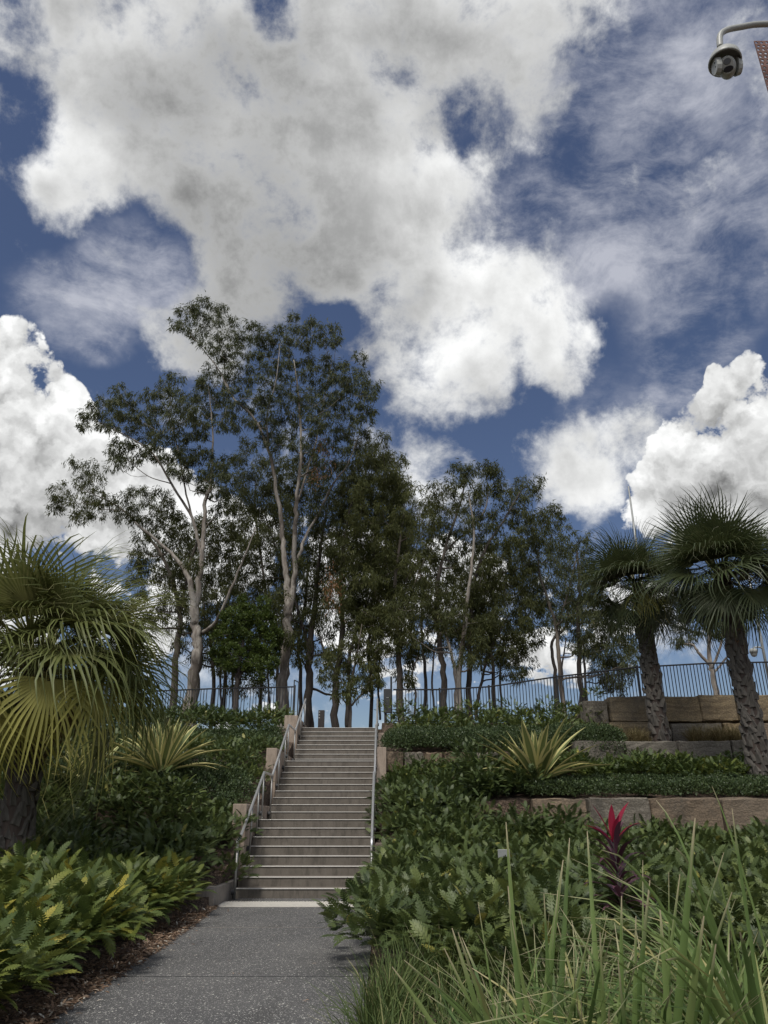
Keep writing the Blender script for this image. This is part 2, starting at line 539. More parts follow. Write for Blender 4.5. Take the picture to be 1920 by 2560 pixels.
M_barkd = bark_mat('dark_bark', (.085, .07, .06), (.05, .042, .036), (.02, .017, .015), .5)
M_boot = bark_mat('palm_leaf_base_grey', (.115, .104, .09), (.06, .053, .046), (.04, .032, .027), .50)
M_boot2 = bark_mat('palm_fibre_brown', (.075, .055, .045), (.045, .031, .025), (.02, .012, .01), .55)
M_fibre = plain('brown_fibre', (.15, .09, .055), .9, 0, .4, 30)
M_gl1 = leafmat('gum_leaf', [(0, (.030, .038, .016)), (.5, (.056, .067, .027)), (.9, (.098, .103, .045)), (1, (.15, .10, .05))], .45, .38, .35)
M_gl2 = leafmat('gum_leaf_dark', [(0, (.028, .034, .012)), (.5, (.052, .060, .020)), (.93, (.092, .094, .032)), (1, (.13, .09, .045))], .5, .36, .3)
M_gl3 = leafmat('gum_leaf_olive', [(0, (.036, .043, .015)), (.5, (.064, .073, .024)), (.95, (.11, .112, .038)), (1, (.14, .09, .05))], .5, .38, .3)
M_gb = leafmat('bright_green_leaf', [(0, (.026, .042, .010)), (.6, (.055, .082, .016)), (1, (.12, .145, .03))], .4, .3, .4)
M_brn = leafmat('dead_leaf', [(0, (.12, .06, .03)), (1, (.22, .12, .06))], .7, .2, .2)
M_x1 = leafmat('lobed_leaf_yellow_green', [(0, (.030, .048, .014)), (.45, (.060, .085, .021)), (.8, (.115, .135, .028)), (1, (.24, .21, .035))], .4, .22, .45)
M_x2 = leafmat('lobed_leaf_dark', [(0, (.022, .036, .012)), (.5, (.046, .068, .019)), (.9, (.080, .102, .026)), (1, (.16, .15, .04))], .36, .18, .5)
M_x3 = leafmat('lobed_leaf_mid', [(0, (.028, .044, .015)), (.5, (.062, .086, .025)), (.93, (.105, .128, .034)), (1, (.20, .19, .045))], .36, .2, .5)
M_s1 = leafmat('small_leaf_dark', [(0, (.020, .034, .013)), (.6, (.044, .066, .022)), (1, (.09, .115, .042))], .35, .15, .5)
M_palm = leafmat('palm_frond_backlit', [(0, (.014, .026, .010)), (.5, (.026, .043, .015)), (1, (.050, .068, .024))], .34, .20, .5, aux=(.15, .14, .06))  # right palms: darker than the lit copy below, backlit shade put into the green
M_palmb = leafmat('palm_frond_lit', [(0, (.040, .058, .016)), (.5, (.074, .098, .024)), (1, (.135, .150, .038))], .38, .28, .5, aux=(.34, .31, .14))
M_palmy = leafmat('palm_frond_yellow', [(0, (.14, .15, .035)), (.5, (.25, .245, .055)), (1, (.36, .33, .09))], .42, .3, .45, aux=(.42, .37, .16))
M_palmd = leafmat('palm_frond_dead', [(0, (.10, .065, .04)), (1, (.22, .16, .10))], .8, .15, .2, aux=(.2, .15, .09))
M_petiole = plain('palm_petiole', (.16, .15, .055), .45, 0, .2, 6)
M_fur = leafmat('striped_agave_leaf', [(0, (.075, .10, .035)), (1, (.12, .15, .055))], .42, .15, .4, aux=(.55, .50, .22))
M_red = leafmat('crimson_leaf', [(0, (.15, .008, .020)), (1, (.30, .015, .042))], .38, .25, .45, aux=(.52, .13, .19))
M_pur = leafmat('purple_leaf', [(0, (.035, .012, .020)), (1, (.085, .035, .05))], .35, .12, .5, aux=(.12, .045, .06))
M_bl = leafmat('strap_blade', [(0, (.050, .085, .024)), (.5, (.088, .132, .038)), (.88, (.135, .17, .058)), (1, (.27, .24, .10))], .42, .2, .4, aux=(.50, .42, .28))
M_gr = leafmat('fine_grass', [(0, (.032, .052, .015)), (.6, (.062, .090, .025)), (.94, (.11, .13, .045)), (1, (.28, .24, .13))], .5, .2, .35)
M_drygr = leafmat('dry_tuft', [(0, (.07, .06, .03)), (.6, (.13, .11, .05)), (1, (.22, .18, .10))], .7, .2, .2)

# ------------------------------------------------------------------ ground
XL, XR = -2.80, -0.20          # stair flanks
R_, T_, D0, L1, L2 = .17, .349, 15.5, 1.02, 1.33
NST = 25


def step_d(n):                 # riser distance of step n (1..25)
    return D0 + (n - 1) * T_ + (L1 if n >= 9 else 0) + (L2 if n >= 18 else 0)


TOP_D = step_d(25); TOP_Z = NST * R_


def stair_z(d):
    z = 0.0
    for n in range(1, NST + 1):
        if d >= step_d(n): z = n * R_
    return z


def G(x, y):
    if x < XL - .12:
        z = np.interp(y, [5, 13.6, 15.5, 17.9, 19.2, 22, 23.6, 26.5, 28, 40], [.0, .08, .60, 1.50, 1.88, 2.85, 3.2, 4.2, TOP_Z, TOP_Z])
        z += .10 * max(0, min(1, (-x - 4) / 4)) * (1 if y < 27 else 0) + .42 * max(0, min(1, (-x - 3.5) / 1.2)) * float(np.interp(y, [15, 17, 19.5, 22], [0, 1, 1, 0]))
        if y < 13.5: z += .03 * max(0, min(2, -x - 3.2))
        if x > -3.3 and y < 13.5: z = -0.02
        return float(z)
    if x > XR + .12:
        k = max(0.0, min(1.0, (x - .2) / 2.5))
        near = np.interp(y, [3, 9, 13, 16, 17.45], [.02, .05, .22, .50, .62]) if x > 2.2 else np.interp(y, [3, 9, 14, 17.45], [.02, .05, .35, .85])
        a = np.interp(y, [17.72, 17.86, 21.9], [.62, 1.55 + .2 * k, 2.45]) if x > 2 else np.interp(y, [17.45, 21.9], [.85, 2.35])
        hi = 1 if x > 5.2 else 0
        b = np.interp(y, [22.15, 22.3, 24.9], [2.45, 3.10 + .18 * hi, 3.65])
        if x > 7.0: c = np.interp(y, [25.2, 25.5, 60], [3.65, 4.98, 5.0])
        else: c = np.interp(y, [24.9, 26.8, 60], [3.65, 4.5, 4.5])
        return float(near if y < 17.45 else a if y < 21.95 else b if y < 24.9 else c)
    if y < D0: return -0.02
    if y < TOP_D: return stair_z(y - .4) - .6
    return TOP_Z - .02


def ground():
    xs = list(np.arange(-14, XL - .3, .5)) + [XL - .13, XL - .11] + [XR + .11, XR + .13] + list(np.arange(.2, 14, .5))
    xs = [-3000, -800, -200, -60, -30, -20] + xs + [15, 18, 22, 30, 60, 200, 800, 3000]
    ys = list(np.arange(-6, 30, .5)) + [17.72, 17.86, 22.14, 22.31, 25.19, 25.5]
    ys = sorted(set([-3000, -300, -60, -20, -10] + ys + [32, 36, 42, 60, 120, 400, 3000]))
    mb = MB()
    V = [(x, y, G(x, y) if y > -20 else 0.0) for y in ys for x in xs]
    n = len(xs)
    Fc = [(j * n + i, j * n + i + 1, (j + 1) * n + i + 1, (j + 1) * n + i) for j in range(len(ys) - 1) for i in range(n - 1)]
    mb.add(V, Fc)
    o = mb.build('ground', M_ground)
    tag(o, kind='structure')


ground()


def path():
    mb = MB()
    pts = [(-2.42, -4), (-2.44, 6.3), (-2.49, 7.2), (-2.57, 8.55), (-2.72, 12.5), (-2.80, 14.0), (-2.80, 15.0)]
    L = len(pts)
    ring = [(x, y, .006) for x, y in pts] + [(XR + .05, y, .006) for x, y in pts]
    mb.add(ring, [(i, L + i, L + i + 1, i + 1) for i in range(L - 1)])
    mb.add([(XL, 15.0, .006), (XR, 15.0, .006), (XR, 15.52, .006), (XL, 15.52, .006)], [(0, 1, 2, 3)])
    o = mb.build('path', M_path)
    tag(o, kind='structure')
    # saw joint
    j = MB(); j.box((-2.68, 11.5, .004), (XR, 11.508, .0095)); j.build('joint_strip', M_kerb, o)
    j = MB(); j.box((-2.55, 8.1, .004), (XR, 8.106, .0095)); j.build('joint_strip', M_dark, o)
    # ribbed tactile tiles across the foot of the stair
    x = XL - .18
    tile = None
    while x < XR:
        if tile is None:
            tb = MB(); tb.box((0, 0, 0), (.392, .82, .008))
            for q in range(8): tb.box((.012 + q * .048, .01, .008), (.036 + q * .048, .81, .014))
            tile = tb.mesh('tactile_tile')
        t_ = link('tactile_tile', tile, o, M_tact, (x, 14.03, .004))
        x += .396
    return o


path_o = path()


def stairs():
    root = empty('stairs', (-1.5, D0, 0), None, None)
    del_label = root
    root['kind'] = 'structure'
    for n in range(1, NST + 1):
        d = step_d(n)
        nxt = step_d(n + 1) if n < NST else d + 1.2
        z = n * R_
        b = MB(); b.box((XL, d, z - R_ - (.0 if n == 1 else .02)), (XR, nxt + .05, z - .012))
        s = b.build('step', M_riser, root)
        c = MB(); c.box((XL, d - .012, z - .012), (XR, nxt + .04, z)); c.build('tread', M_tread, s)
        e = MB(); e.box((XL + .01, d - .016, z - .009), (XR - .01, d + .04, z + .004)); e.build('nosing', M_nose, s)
        for jx in (XL + .87 + random.uniform(-.1, .1), XL + 1.75 + random.uniform(-.1, .1)):
            pass
    return root


stairs()


def plaza():
    mb = MB(); mb.box((-3.6, TOP_D + 1.1, TOP_Z - .2), (1.0, 45, TOP_Z))
    tag(mb.build('upper_path', M_riser), kind='structure')


plaza()


def blockwall(boxes, mat, label, name='stringer_wall', caps=None):
    a = boxes[0]
    root = empty(name, ((a[0][0] + a[1][0]) / 2, a[0][1], a[0][2]), label, 'wall')
    for p, q in boxes:
        m = MB(); m.box(p, q); m.build('wall_section', mat, root, bevel=.012)
    return root


blockwall([((XL - .30, 16.35, -.3), (XL - .02, 20.4, 1.66)), ((XL - .30, 20.42, -.3), (XL - .02, 24.9, 3.10)),
           ((XL - .45, 24.92, -.3), (XL - .02, 27.9, 4.50))], M_wall,
          'tan rendered wall stepping up the left side of the stairs, behind the kinked handrail')
blockwall([((XR + .02, 16.35, -.3), (XR + .22, 20.4, .9)), ((XR + .02, 20.42, -.3), (XR + .26, 24.9, 3.12)),
           ((XR + .02, 24.92, -.3), (XR + .22, 27.6, 3.95))], M_wall,
          'tan rendered wall stepping up beside the straight handrail, half hidden by shrubs')
kb = blockwall([((XL - .36, 13.9, -.2), (XL - .04, 16.33, .30))], M_kerb, 'low grey concrete kerb wall at the foot of the stairs by the mulch', 'kerb_wall')
# low retaining wall of the second right-hand terrace (dark precast part)

# ------------------------------------------------------------------ handrails


def handrail(x, side, label):
    root = empty('handrail', (x, 15.2, 0), label, 'handrail', 'handrails either side of the stairs')
    H = 1.0
    dA, dB = step_d(1) - .25, step_d(8) + .05
    dC, dD = step_d(9) + .02, step_d(17) + .05
    dE, dF = step_d(18) + .02, step_d(25) + .25
    z0, z8, z17, z25 = 0, 8 * R_, 17 * R_, 25 * R_
    pts = [(x, dA, H - .20), (x, dA - .05, H - .12), (x, dA - .05, H), (x, dA + .15, H + .02), (x, dB, z8 + H), (x, dC - .02, z8 + H), (x, dC + .1, z8 + H + .06), (x, dD, z17 + H), (x, dE - .02, z17 + H),
           (x, dE + .1, z17 + H + .06), (x, dF, z25 + H), (x, dF + .05, z25 + H - .12)]
    m = MB(); m.tube(pts, .028, 10)
    m.build('rail', M_steel, root, smooth=True)
    def post(d, zt, zb, r=.02):
        p_ = MB(); p_.tube([(x, d, zb), (x, d, zt - .02)], r, 10)
        po = p_.build('post', M_post, root, smooth=True)
        q = MB(); q.tube([(x + side * .0, d, zb + .13), (x + side * .055, d, zb + .13)], .05, 12)
        q.build('mount_disc', M_dark, po)
    post(dA, H - .15, 0, .027)
    def slope(d, a, za, b, zb): return za + (zb - za) * (d - a) / (b - a)
    for d in (step_d(4) + .1, step_d(6) + .15):
        post(d, slope(d, dA + .15, H, dB, z8 + H), stair_z(d))
    post(dB, z8 + H, z8); post(dC - .05, z8 + H, z8)
    for d in (step_d(12) + .1, step_d(15) + .15):
        post(d, slope(d, dC, z8 + H, dD, z17 + H), stair_z(d))
    post(dD, z17 + H, z17); post(dE - .05, z17 + H, z17)
    for d in (step_d(22) + .1,):
        post(d, slope(d, dE, z17 + H, dF, z25 + H), stair_z(d))
    post(dF, z25 + H - .05, z25, .03)


handrail(XL + .05, -1, 'stainless steel handrail kinking at each landing on the left side of the stairs')
handrail(XR - .03, 1, 'stainless steel handrail seen end-on along the right side of the stairs')

# ------------------------------------------------------------------ sandstone walls


def stone(sx, sy, sz, seed):
    r = random.Random(seed)
    def lat(n, s, e): return [0, e / s] + [i / n for i in range(1, n)] + [1 - e / s, 1]
    us = lat(5, sx, .03); vs = lat(2, sy, .03); ws = lat(4, sz, .03)
    bm = bmesh.new()
    ids = {}
    for i, u in enumerate(us):
        for j, v in enumerate(vs):
            for k, w in enumerate(ws):
                ext = sum((i in (0, len(us) - 1), j in (0, len(vs) - 1), k in (0, len(ws) - 1)))
                if ext == 0: continue
                p = [u - .5, v - .5, w - .5]
                q = [p[0] * sx, p[1] * sy, p[2] * sz]
                if ext >= 2:
                    for a, (idx, nn) in enumerate(((i, len(us)), (j, len(vs)), (k, len(ws)))):
                        if idx in (0, nn - 1): q[a] *= 1 - (.008 + .012 * r.random()) / (sx, sy, sz)[a] * 2
                jt = .018 if ext == 1 else .014
                q = [c + r.uniform(-jt, jt) for c in q]
                ids[i, j, k] = bm.verts.new((q[0], q[1], q[2] + sz / 2))
    def quad(a, b, c, d):
        bm.faces.new([ids[a], ids[b], ids[c], ids[d]])
    I, J, K = len(us) - 1, len(vs) - 1, len(ws) - 1
    for i in range(I):
        for k in range(K):
            quad((i, 0, k), (i + 1, 0, k), (i + 1, 0, k + 1), (i, 0, k + 1)); quad((i, J, k), (i, J, k + 1), (i + 1, J, k + 1), (i + 1, J, k))
        for j in range(J):
            quad((i, j, K), (i + 1, j, K), (i + 1, j + 1, K), (i, j + 1, K)); quad((i, j, 0), (i, j + 1, 0), (i + 1, j + 1, 0), (i + 1, j, 0))
    for j in range(J):
        for k in range(K):
            quad((0, j, k), (0, j, k + 1), (0, j + 1, k + 1), (0, j + 1, k)); quad((I, j, k), (I, j + 1, k), (I, j + 1, k + 1), (I, j, k + 1))
    me = bpy.data.meshes.new('stone_block'); bm.to_mesh(me); bm.free()
    return me


def stone_wall(label, rows):
    """rows: list of (y, z_bottom, height, [x edges], [materials], depth)"""
    y, zb = rows[0][0], rows[0][1]
    root = empty('sandstone_wall', (rows[0][3][0], y, zb), label, 'wall')
    sd = 0
    for (y, zb, h, xs, mats, dep) in rows:
        for i in range(len(xs) - 1):
            sd += 1
            gap = random.uniform(.03, .085)
            w = xs[i + 1] - xs[i] - gap
            hh = h + random.uniform(-.02, .02)
            me = stone(w, dep, hh, sd + int(y * 10))
            mw = Matrix.Translation(((xs[i] + xs[i + 1]) / 2, y + dep / 2 + random.uniform(-.02, .03), zb)) @ Matrix.Rotation(random.uniform(-.012, .012), 4, 'Z')
            link('stone_block', me, root, mats[i % len(mats)], mw=mw)
    return root


def X(px, py, d): return float(P(px, py, d)[0])


xa = [X(q, 2020, 17.5) for q in (1330, 1472, 1626, 1808, 1960, 2130)]
stone_wall('lowest sandstone block wall, behind the crimson plant, chunky brown blocks',
           [(17.5, .80, P(1500, 1995, 17.5)[2] - .80, xa, [M_sandb, M_sandg, M_sandb, M_sandb, M_sand], .6)])
zB = P(1500, 1852, 22)[2]; zBl = P(1100, 1872, 22)[2]
xb = [X(q, 1870, 22) for q in (1437, 1560, 1655, 1695, 1704, 1800, 1905, 2010)]
xb = [X(q, 1870, 22) for q in (1437, 1562, 1697, 1830, 1960, 2090)]
stone_wall('middle sandstone wall, pale grey blocks at the feet of the palms',
           [(22.0, zB - .72, .72, xb, [M_sandg], .6)])
xbl = [X(q, 1870, 22) for q in (952, 1010, 1060, 1110, 1180, 1250, 1330, 1434)]
stone_wall('low brown sandstone wall under the clipped shrubs right of the stairs',
           [(22.05, zBl - .60, .52, xbl, [M_sandb, M_sandg, M_sandb], .4)])
xc = [X(q, 1790, 25) for q in (1400, 1470, 1526, 1648, 1754, 1764, 1886, 2010, 2130)]
xc = [X(q, 1790, 25) for q in (1462, 1526, 1644, 1755, 1848, 1958, 2080)]
zc_t = P(1640, 1742, 25)[2]
xcl = [X(q, 1840, 24.9) for q in (1526, 1682, 1812, 1870, 1990)]
rt = stone_wall('top sandstone wall below the black fence, two courses of tan blocks',
                [(25.0, zc_t - .80, .80, xc[1:4], [M_sand], .7), (25.05, zc_t - .76, .84, xc[3:], [M_sand], .7), (25.1, zc_t - .86, .76, xc[0:2], [M_sandg], .6),
                 (24.95, zc_t - 1.42, .58, xcl, [M_sand, M_sandg, M_sand, M_sandb], .7)])

# ------------------------------------------------------------------ fences


def fence(label, pts, zbs, post_at, spacing=.112):
    """pts: world top points along the fence, zbs: base heights"""
    root = empty('metal_fence', (pts[0][0], pts[0][1], zbs[0]), label, 'fence')
    bal = None
    for i in range(len(pts) - 1):
        a, b = np.array(pts[i]), np.array(pts[i + 1])
        m = MB(); m.tube([a, b], .028, 6); m.build('rail', M_black, root)
        a2, b2 = a.copy(), b.copy(); a2[2] = zbs[i] + .10; b2[2] = zbs[i + 1] + .10
        m = MB(); m.tube([a2, b2], .018, 6); m.build('rail', M_black, root)
        n = max(2, int(round(np.linalg.norm((b - a)[:2]) / spacing)))
        for k in range(1, n):
            t = k / n
            p = a + (b - a) * t; q = a2 + (b2 - a2) * t
            if bal is None:
                bm_ = MB(); bm_.box((-.012, -.012, 0), (.012, .012, 1)); bal = bm_.mesh('baluster')
            mw = Matrix.Translation((p[0], p[1], q[2])) @ Matrix.Diagonal((1, 1, p[2] - q[2], 1))
            link('baluster', bal, root, M_black, mw=mw)
    for i in post_at:
        a = pts[i]; m = MB(); m.box((a[0] - .035, a[1] - .035, zbs[i] - .1), (a[0] + .035, a[1] + .035, a[2] + .06)); m.build('post', M_black, root)
    return root


fp = [P(983, 1724, 28), P(1099, 1724, 28), P(1222, 1717, 27.8), P(1391, 1692, 27.2), P(1592, 1668, 26.6), P(1775, 1658, 26.2), P(1990, 1654, 26.0)]
fence('long black metal bar fence climbing to the right above the sandstone blocks', fp, [p[2] - 1.25 for p in fp], [1, 2, 3, 4, 6])
fq = [P(380, 1728, 29), P(525, 1722, 29), P(620, 1720, 29), P(737, 1717, 29)]
fence('shorter black metal bar fence behind the shrubs left of the stairs', fq, [p[2] - 1.25 for p in fq], [0, 3])


def gate_cabinet():
    a = P(959, 1782, 27.6); b = P(980, 1722, 27.6)
    root = empty('gate_cabinet', (a[0], a[1], 4.4), 'dark grey metal lock box on a post at the end of the right fence', 'lock box')
    m = MB(); m.box((a[0], 27.6, a[2] + .0), (b[0] - .03, 27.75, b[2])); m.build('box', M_dark, root, bevel=.008)
    m = MB(); m.box((a[0] + .02, 27.65, 4.2), (a[0] + .12, 27.72, a[2])); m.build('foot', M_brownbox, root)
    t = P(978, 1690, 27.6); m = MB(); m.box((t[0] - .035, 27.66, 4.2), (t[0] + .035, 27.74, t[2])); m.build('tall_post', M_black, root)
    c = P(970, 1744, 27.6); m = MB(); m.box((c[0] - .06, 27.592, c[2] - .008), (c[0] + .03, 27.6, c[2] + .008)); m.build('latch', M_white, root)
    # left gate frame
    root = empty('metal_gate', (P(735, 1790, 28)[0], 28, TOP_Z), 'open dark metal gate leaf at the top of the stairs, beside the pale gum', 'gate')
    x0 = P(736, 1700, 28); x1 = P(747, 1706, 28)
    for p_ in (x0, x1):
        m = MB(); m.box((p_[0] - .02, 27.98, TOP_Z + .03), (p_[0] + .02, 28.02, p_[2])); m.build('stile', M_dark, root)
    m = MB(); m.tube([(x0[0], 28, x0[2]), (x1[0], 28, x1[2])], .02, 6); m.build('top_rail', M_dark, root)
    m = MB(); m.tube([(x0[0], 28, TOP_Z + .2), (x1[0], 28, TOP_Z + .2)], .02, 6); m.build('bottom_rail', M_dark, root)


gate_cabinet()


def bollard():
    a = P(804, 1776, 27.6)
    root = empty('bollard', (a[0], 27.6, TOP_Z), 'dark square bollard with small pale marks at the top of the stairs', 'bollard')
    m = MB(); m.box((a[0] - .11, 27.5, TOP_Z), (a[0] + .11, 27.7, a[2])); m.build('shaft', M_brownbox, root, bevel=.01)
    for k in range(3):
        z = a[2] - .09 - k * .1
        m = MB(); m.box((a[0] - .09, 27.492, z), (a[0] - .045, 27.499, z + .035)); m.build('mark', M_white, root)


bollard()


def stake_sign():
    c = P(1258, 2106, 11.5)
    gz = G(c[0], 11.5)
    root = empty('plant_marker', (c[0], c[1], gz), 'small pale grey blank plate among the shrubs', 'marker')
    m = MB(); m.box((c[0] - .085, c[1] - .01, c[2] - .20), (c[0] + .085, c[1] + .01, c[2] - .09)); pl = m.build('plate', M_gal, root, bevel=.004)
    m = MB(); m.box((c[0] - .015, c[1] + .012, gz - .1), (c[0] + .015, c[1] + .03, c[2] - .12)); m.build('stake', M_gal, root)


stake_sign()

# ------------------------------------------------------------------ security cameras


def revolve(prof, n=28):
    """prof: list of (r,z)"""
    v = []; f = []
    for r, z in prof:
        for j in range(n):
            a = 2 * math.pi * j / n; v.append((r * math.cos(a), r * math.sin(a), z))
    for i in range(len(prof) - 1):
        for j in range(n): f.append((i * n + j, i * n + (j + 1) % n, (i + 1) * n + (j + 1) % n, (i + 1) * n + j))
    return v, f


def near_camera():
    c = P(1813, 148, 3.55)                       # centre of the hood
    cx, cy, cz = c
    root = empty('security_camera', (2.78, 3.75, 0), 'white swivel dome security camera hanging from a curved arm against the clouds', 'security camera')
    # arm: comes from the pylon, bends down into the hood
    top = P(1790, 68, 3.55)
    arm = [(3.4, 3.65, P(1920, 52, 3.6)[2] + .02), tuple(P(1920, 60, 3.58)), tuple(P(1850, 68, 3.56)), tuple(P(1815, 76, 3.55)), tuple(P(1800, 90, 3.55)), (P(1797, 105, 3.55)[0], 3.55, cz + .12)]
    pts, rr = catmull(arm, [.021] * 6, 6)
    m = MB(); m.tube(pts, rr, 14); m.build('arm', M_white, root, smooth=True)
    ax = arm[-1][0]
    # hood: a tilted cap
    v, f = revolve([(.0, .075), (.035, .074), (.045, .055), (.075, .035), (.098, .0), (.108, -.045), (.108, -.06), (.100, -.06), (.098, -.02), (.0, .0)])
    m = MB(); m.add(v, f)
    me = m.mesh('hood', True)
    hood_m = Matrix.Translation((cx, cy, cz + .02)) @ Matrix.Rotation(math.radians(8), 4, 'Y')
    link('hood', me, root, M_white, mw=hood_m)
    # yoke: two side cheeks
    for s in (-1, 1):
        m = MB()
        prof = []
        n = 14
        for k in range(n):
            a = 2 * math.pi * k / n
            prof.append((math.cos(a) * .052, math.sin(a) * .075))
        x0, x1 = (s * .058, s * .088)
        m.add([(x0, p[0], p[1]) for p in prof] + [(x1, p[0] * .86, p[1] * .86) for p in prof],
              [tuple(range(n)), tuple(range(n, 2 * n))[::-1]] + [(k, (k + 1) % n, n + (k + 1) % n, n + k) for k in range(n)])
        ck = link('side_cheek', m.mesh('side_cheek', False), root, M_white, mw=Matrix.Translation((cx, cy, cz - .075)))
        for zz in (.02, -.018):
            q = MB(); q.tube([(s * .086, -.012, zz), (s * .0915, -.012, zz)], .005, 8)
            link('screw', q.mesh('screw'), ck, M_dark, mw=Matrix.Translation((cx, cy, cz - .075)))
    # ball head with two windows facing the camera and down
    look = (Vector((0, 0, EYE)) - Vector((cx, cy, cz - .085))).normalized()
    look = (look + Vector((0.10, 0, .35))).normalized()
    q = look.to_track_quat('Y', 'Z').to_matrix().to_4x4()
    Mh = Matrix.Translation((cx, cy, cz - .085)) @ q
    bm = bmesh.new()
    bmesh.ops.create_uvsphere(bm, u_segments=28, v_segments=20, radius=.075)
    for vv in bm.verts:
        vv.co.x *= .76
        vv.co.z *= 1.0
        if vv.co.y > .052: vv.co.y = .052
    me = bpy.data.meshes.new('ball_head'); bm.to_mesh(me); bm.free()
    for p_ in me.polygons: p_.use_smooth = False
    head = link('ball_head', me, root, M_white, mw=Mh)
    def disc(name, rx, rz, x, z, mat, y0=.052, y1=.057):
        n = 24; m = MB()
        m.add([(x + rx * math.cos(2 * math.pi * k / n), y0, z + rz * math.sin(2 * math.pi * k / n)) for k in range(n)] +
              [(x + rx * math.cos(2 * math.pi * k / n) * .93, y1, z + rz * math.sin(2 * math.pi * k / n) * .93) for k in range(n)],
              [tuple(range(n))[::-1], tuple(range(n, 2 * n))] + [(k, (k + 1) % n, n + (k + 1) % n, n + k) for k in range(n)])
        o_ = bpy.data.objects.new(name, m.mesh(name)); COL.objects.link(o_); o_.data.materials.append(mat); o_.parent = head
        return o_
    disc('bezel', .040, .058, 0, 0, M_white, .050, .055)
    disc('window', .024, .022, 0, .024, M_lens2, .054, .058)
    disc('window', .033, .021, 0, -.026, M_glass, .054, .058)
    # pylon with perforated cladding
    p0 = P(1884, 104, 3.75)
    root2 = empty('pylon', (p0[0] + .2, 3.9, 0), 'rust brown perforated metal pylon cut by the right edge beside the camera', 'pylon')
    x0, zt = p0[0], p0[2]
    wdt = .42
    n = 11; cell = wdt / n
    rows = 26
    mb = MB()
    for i in range(n):
        for j in range(rows):
            ox = x0 + i * cell; oz = zt - (j + 1) * cell
            hole = True
            V = [(ox, 3.75, oz), (ox + cell, 3.75, oz), (ox + cell, 3.75, oz + cell), (ox, 3.75, oz + cell)]
            cxx, czz = ox + cell * (.5 + (.12 if j % 2 else -.12)), oz + cell / 2
            r = cell * .30
            H8 = [(cxx + r * math.cos(math.pi / 4 * (k - 3) + math.pi / 8 * 0), 3.75, czz + r * math.sin(math.pi / 4 * (k - 3))) for k in range(8)]
            Fc = []
            # corners 0..3, hole 4..11 (k=0 at -135deg)
            Fc += [(0, 1, 6, 5), (0, 5, 4), (1, 2, 8, 7), (1, 7, 6), (2, 3, 10, 9), (2, 9, 8), (3, 0, 4, 11), (3, 11, 10)]
            mb.add(V + H8, Fc)
    o = mb.build('perforated_sheet', M_rust, root2)
    sol = o.modifiers.new('solid', 'SOLIDIFY'); sol.thickness = .006; sol.offset = 1
    m = MB(); m.box((x0, 3.745, 0), (x0 + wdt, 3.755, zt - rows * cell)); m.build('lower_sheet', M_rust, root2)
    m = MB(); m.box((x0 + .18, 3.9, 0), (x0 + .26, 3.98, zt + .05)); m.build('post', M_gal, root2)
    m = MB(); m.tube([(3.4, 3.65, 0), (3.4, 3.65, arm[0][2] + .05)], .05, 14); m.build('mast', M_white, root, smooth=True)


near_camera()


def far_camera():
    a = P(1850, 1385, 33); b = P(1893, 1730, 33)
    root = empty('camera_mast', (a[0] + .25, 33, 4.9), 'slim grey mast with a white dome camera behind the fence at far right', 'camera mast')
    x = a[0] + .2
    m = MB(); m.tube([(x, 33, 4.9), (x, 33, a[2])], .06, 10); m.build('mast', M_gal, root, smooth=True)
    c = P(1881, 1632, 33)
    zc = P(1881, 1625, 33)[2]
    m = MB(); m.tube([(x, 33, zc + .05), (x - .15, 32.95, zc + .12), (x - .42, 32.9, zc + .1), (x - .48, 32.9, zc)], .035, 8); ar = m.build('arm', M_white, root, smooth=True)
    v, f = revolve([(0, .06), (.08, .05), (.16, 0), (.17, -.14), (.14, -.15), (.13, -.24), (.08, -.31), (0, -.34)], 14)
    m = MB(); m.add([(q[0] + x - .5, q[1] + 32.9, q[2] + zc) for q in v], f); m.build('dome', M_white, root, smooth=True)
    t = P(1571, 1216, 42)
    root = empty('lamp_mast', (t[0] + .1, 42, 4.9), 'thin grey pole tip rising behind the left of the two small palms', 'pole')
    m = MB(); m.tube([(t[0], 42, 4.9), (t[0], 42, t[2])], [.12, .05], 8); m.build('pole', M_gal, root, smooth=True)


far_camera()

# ------------------------------------------------------------------ leaf templates


def quadmesh_strip(secs):
    """secs: list of (y, halfwidth, z_mid, z_edge) -> 3 verts per section"""
    v = []; f = []
    for (y, w, zm, ze) in secs:
        v += [(-w, y, ze), (0, y, zm), (w, y, ze)]
    for i in range(len(secs) - 1):
        a = i * 3; b = a + 3
        f += [(a, a + 1, b + 1), (a, b + 1, b), (a + 1, a + 2, b + 2), (a + 1, b + 2, b + 1)]
    return v, f


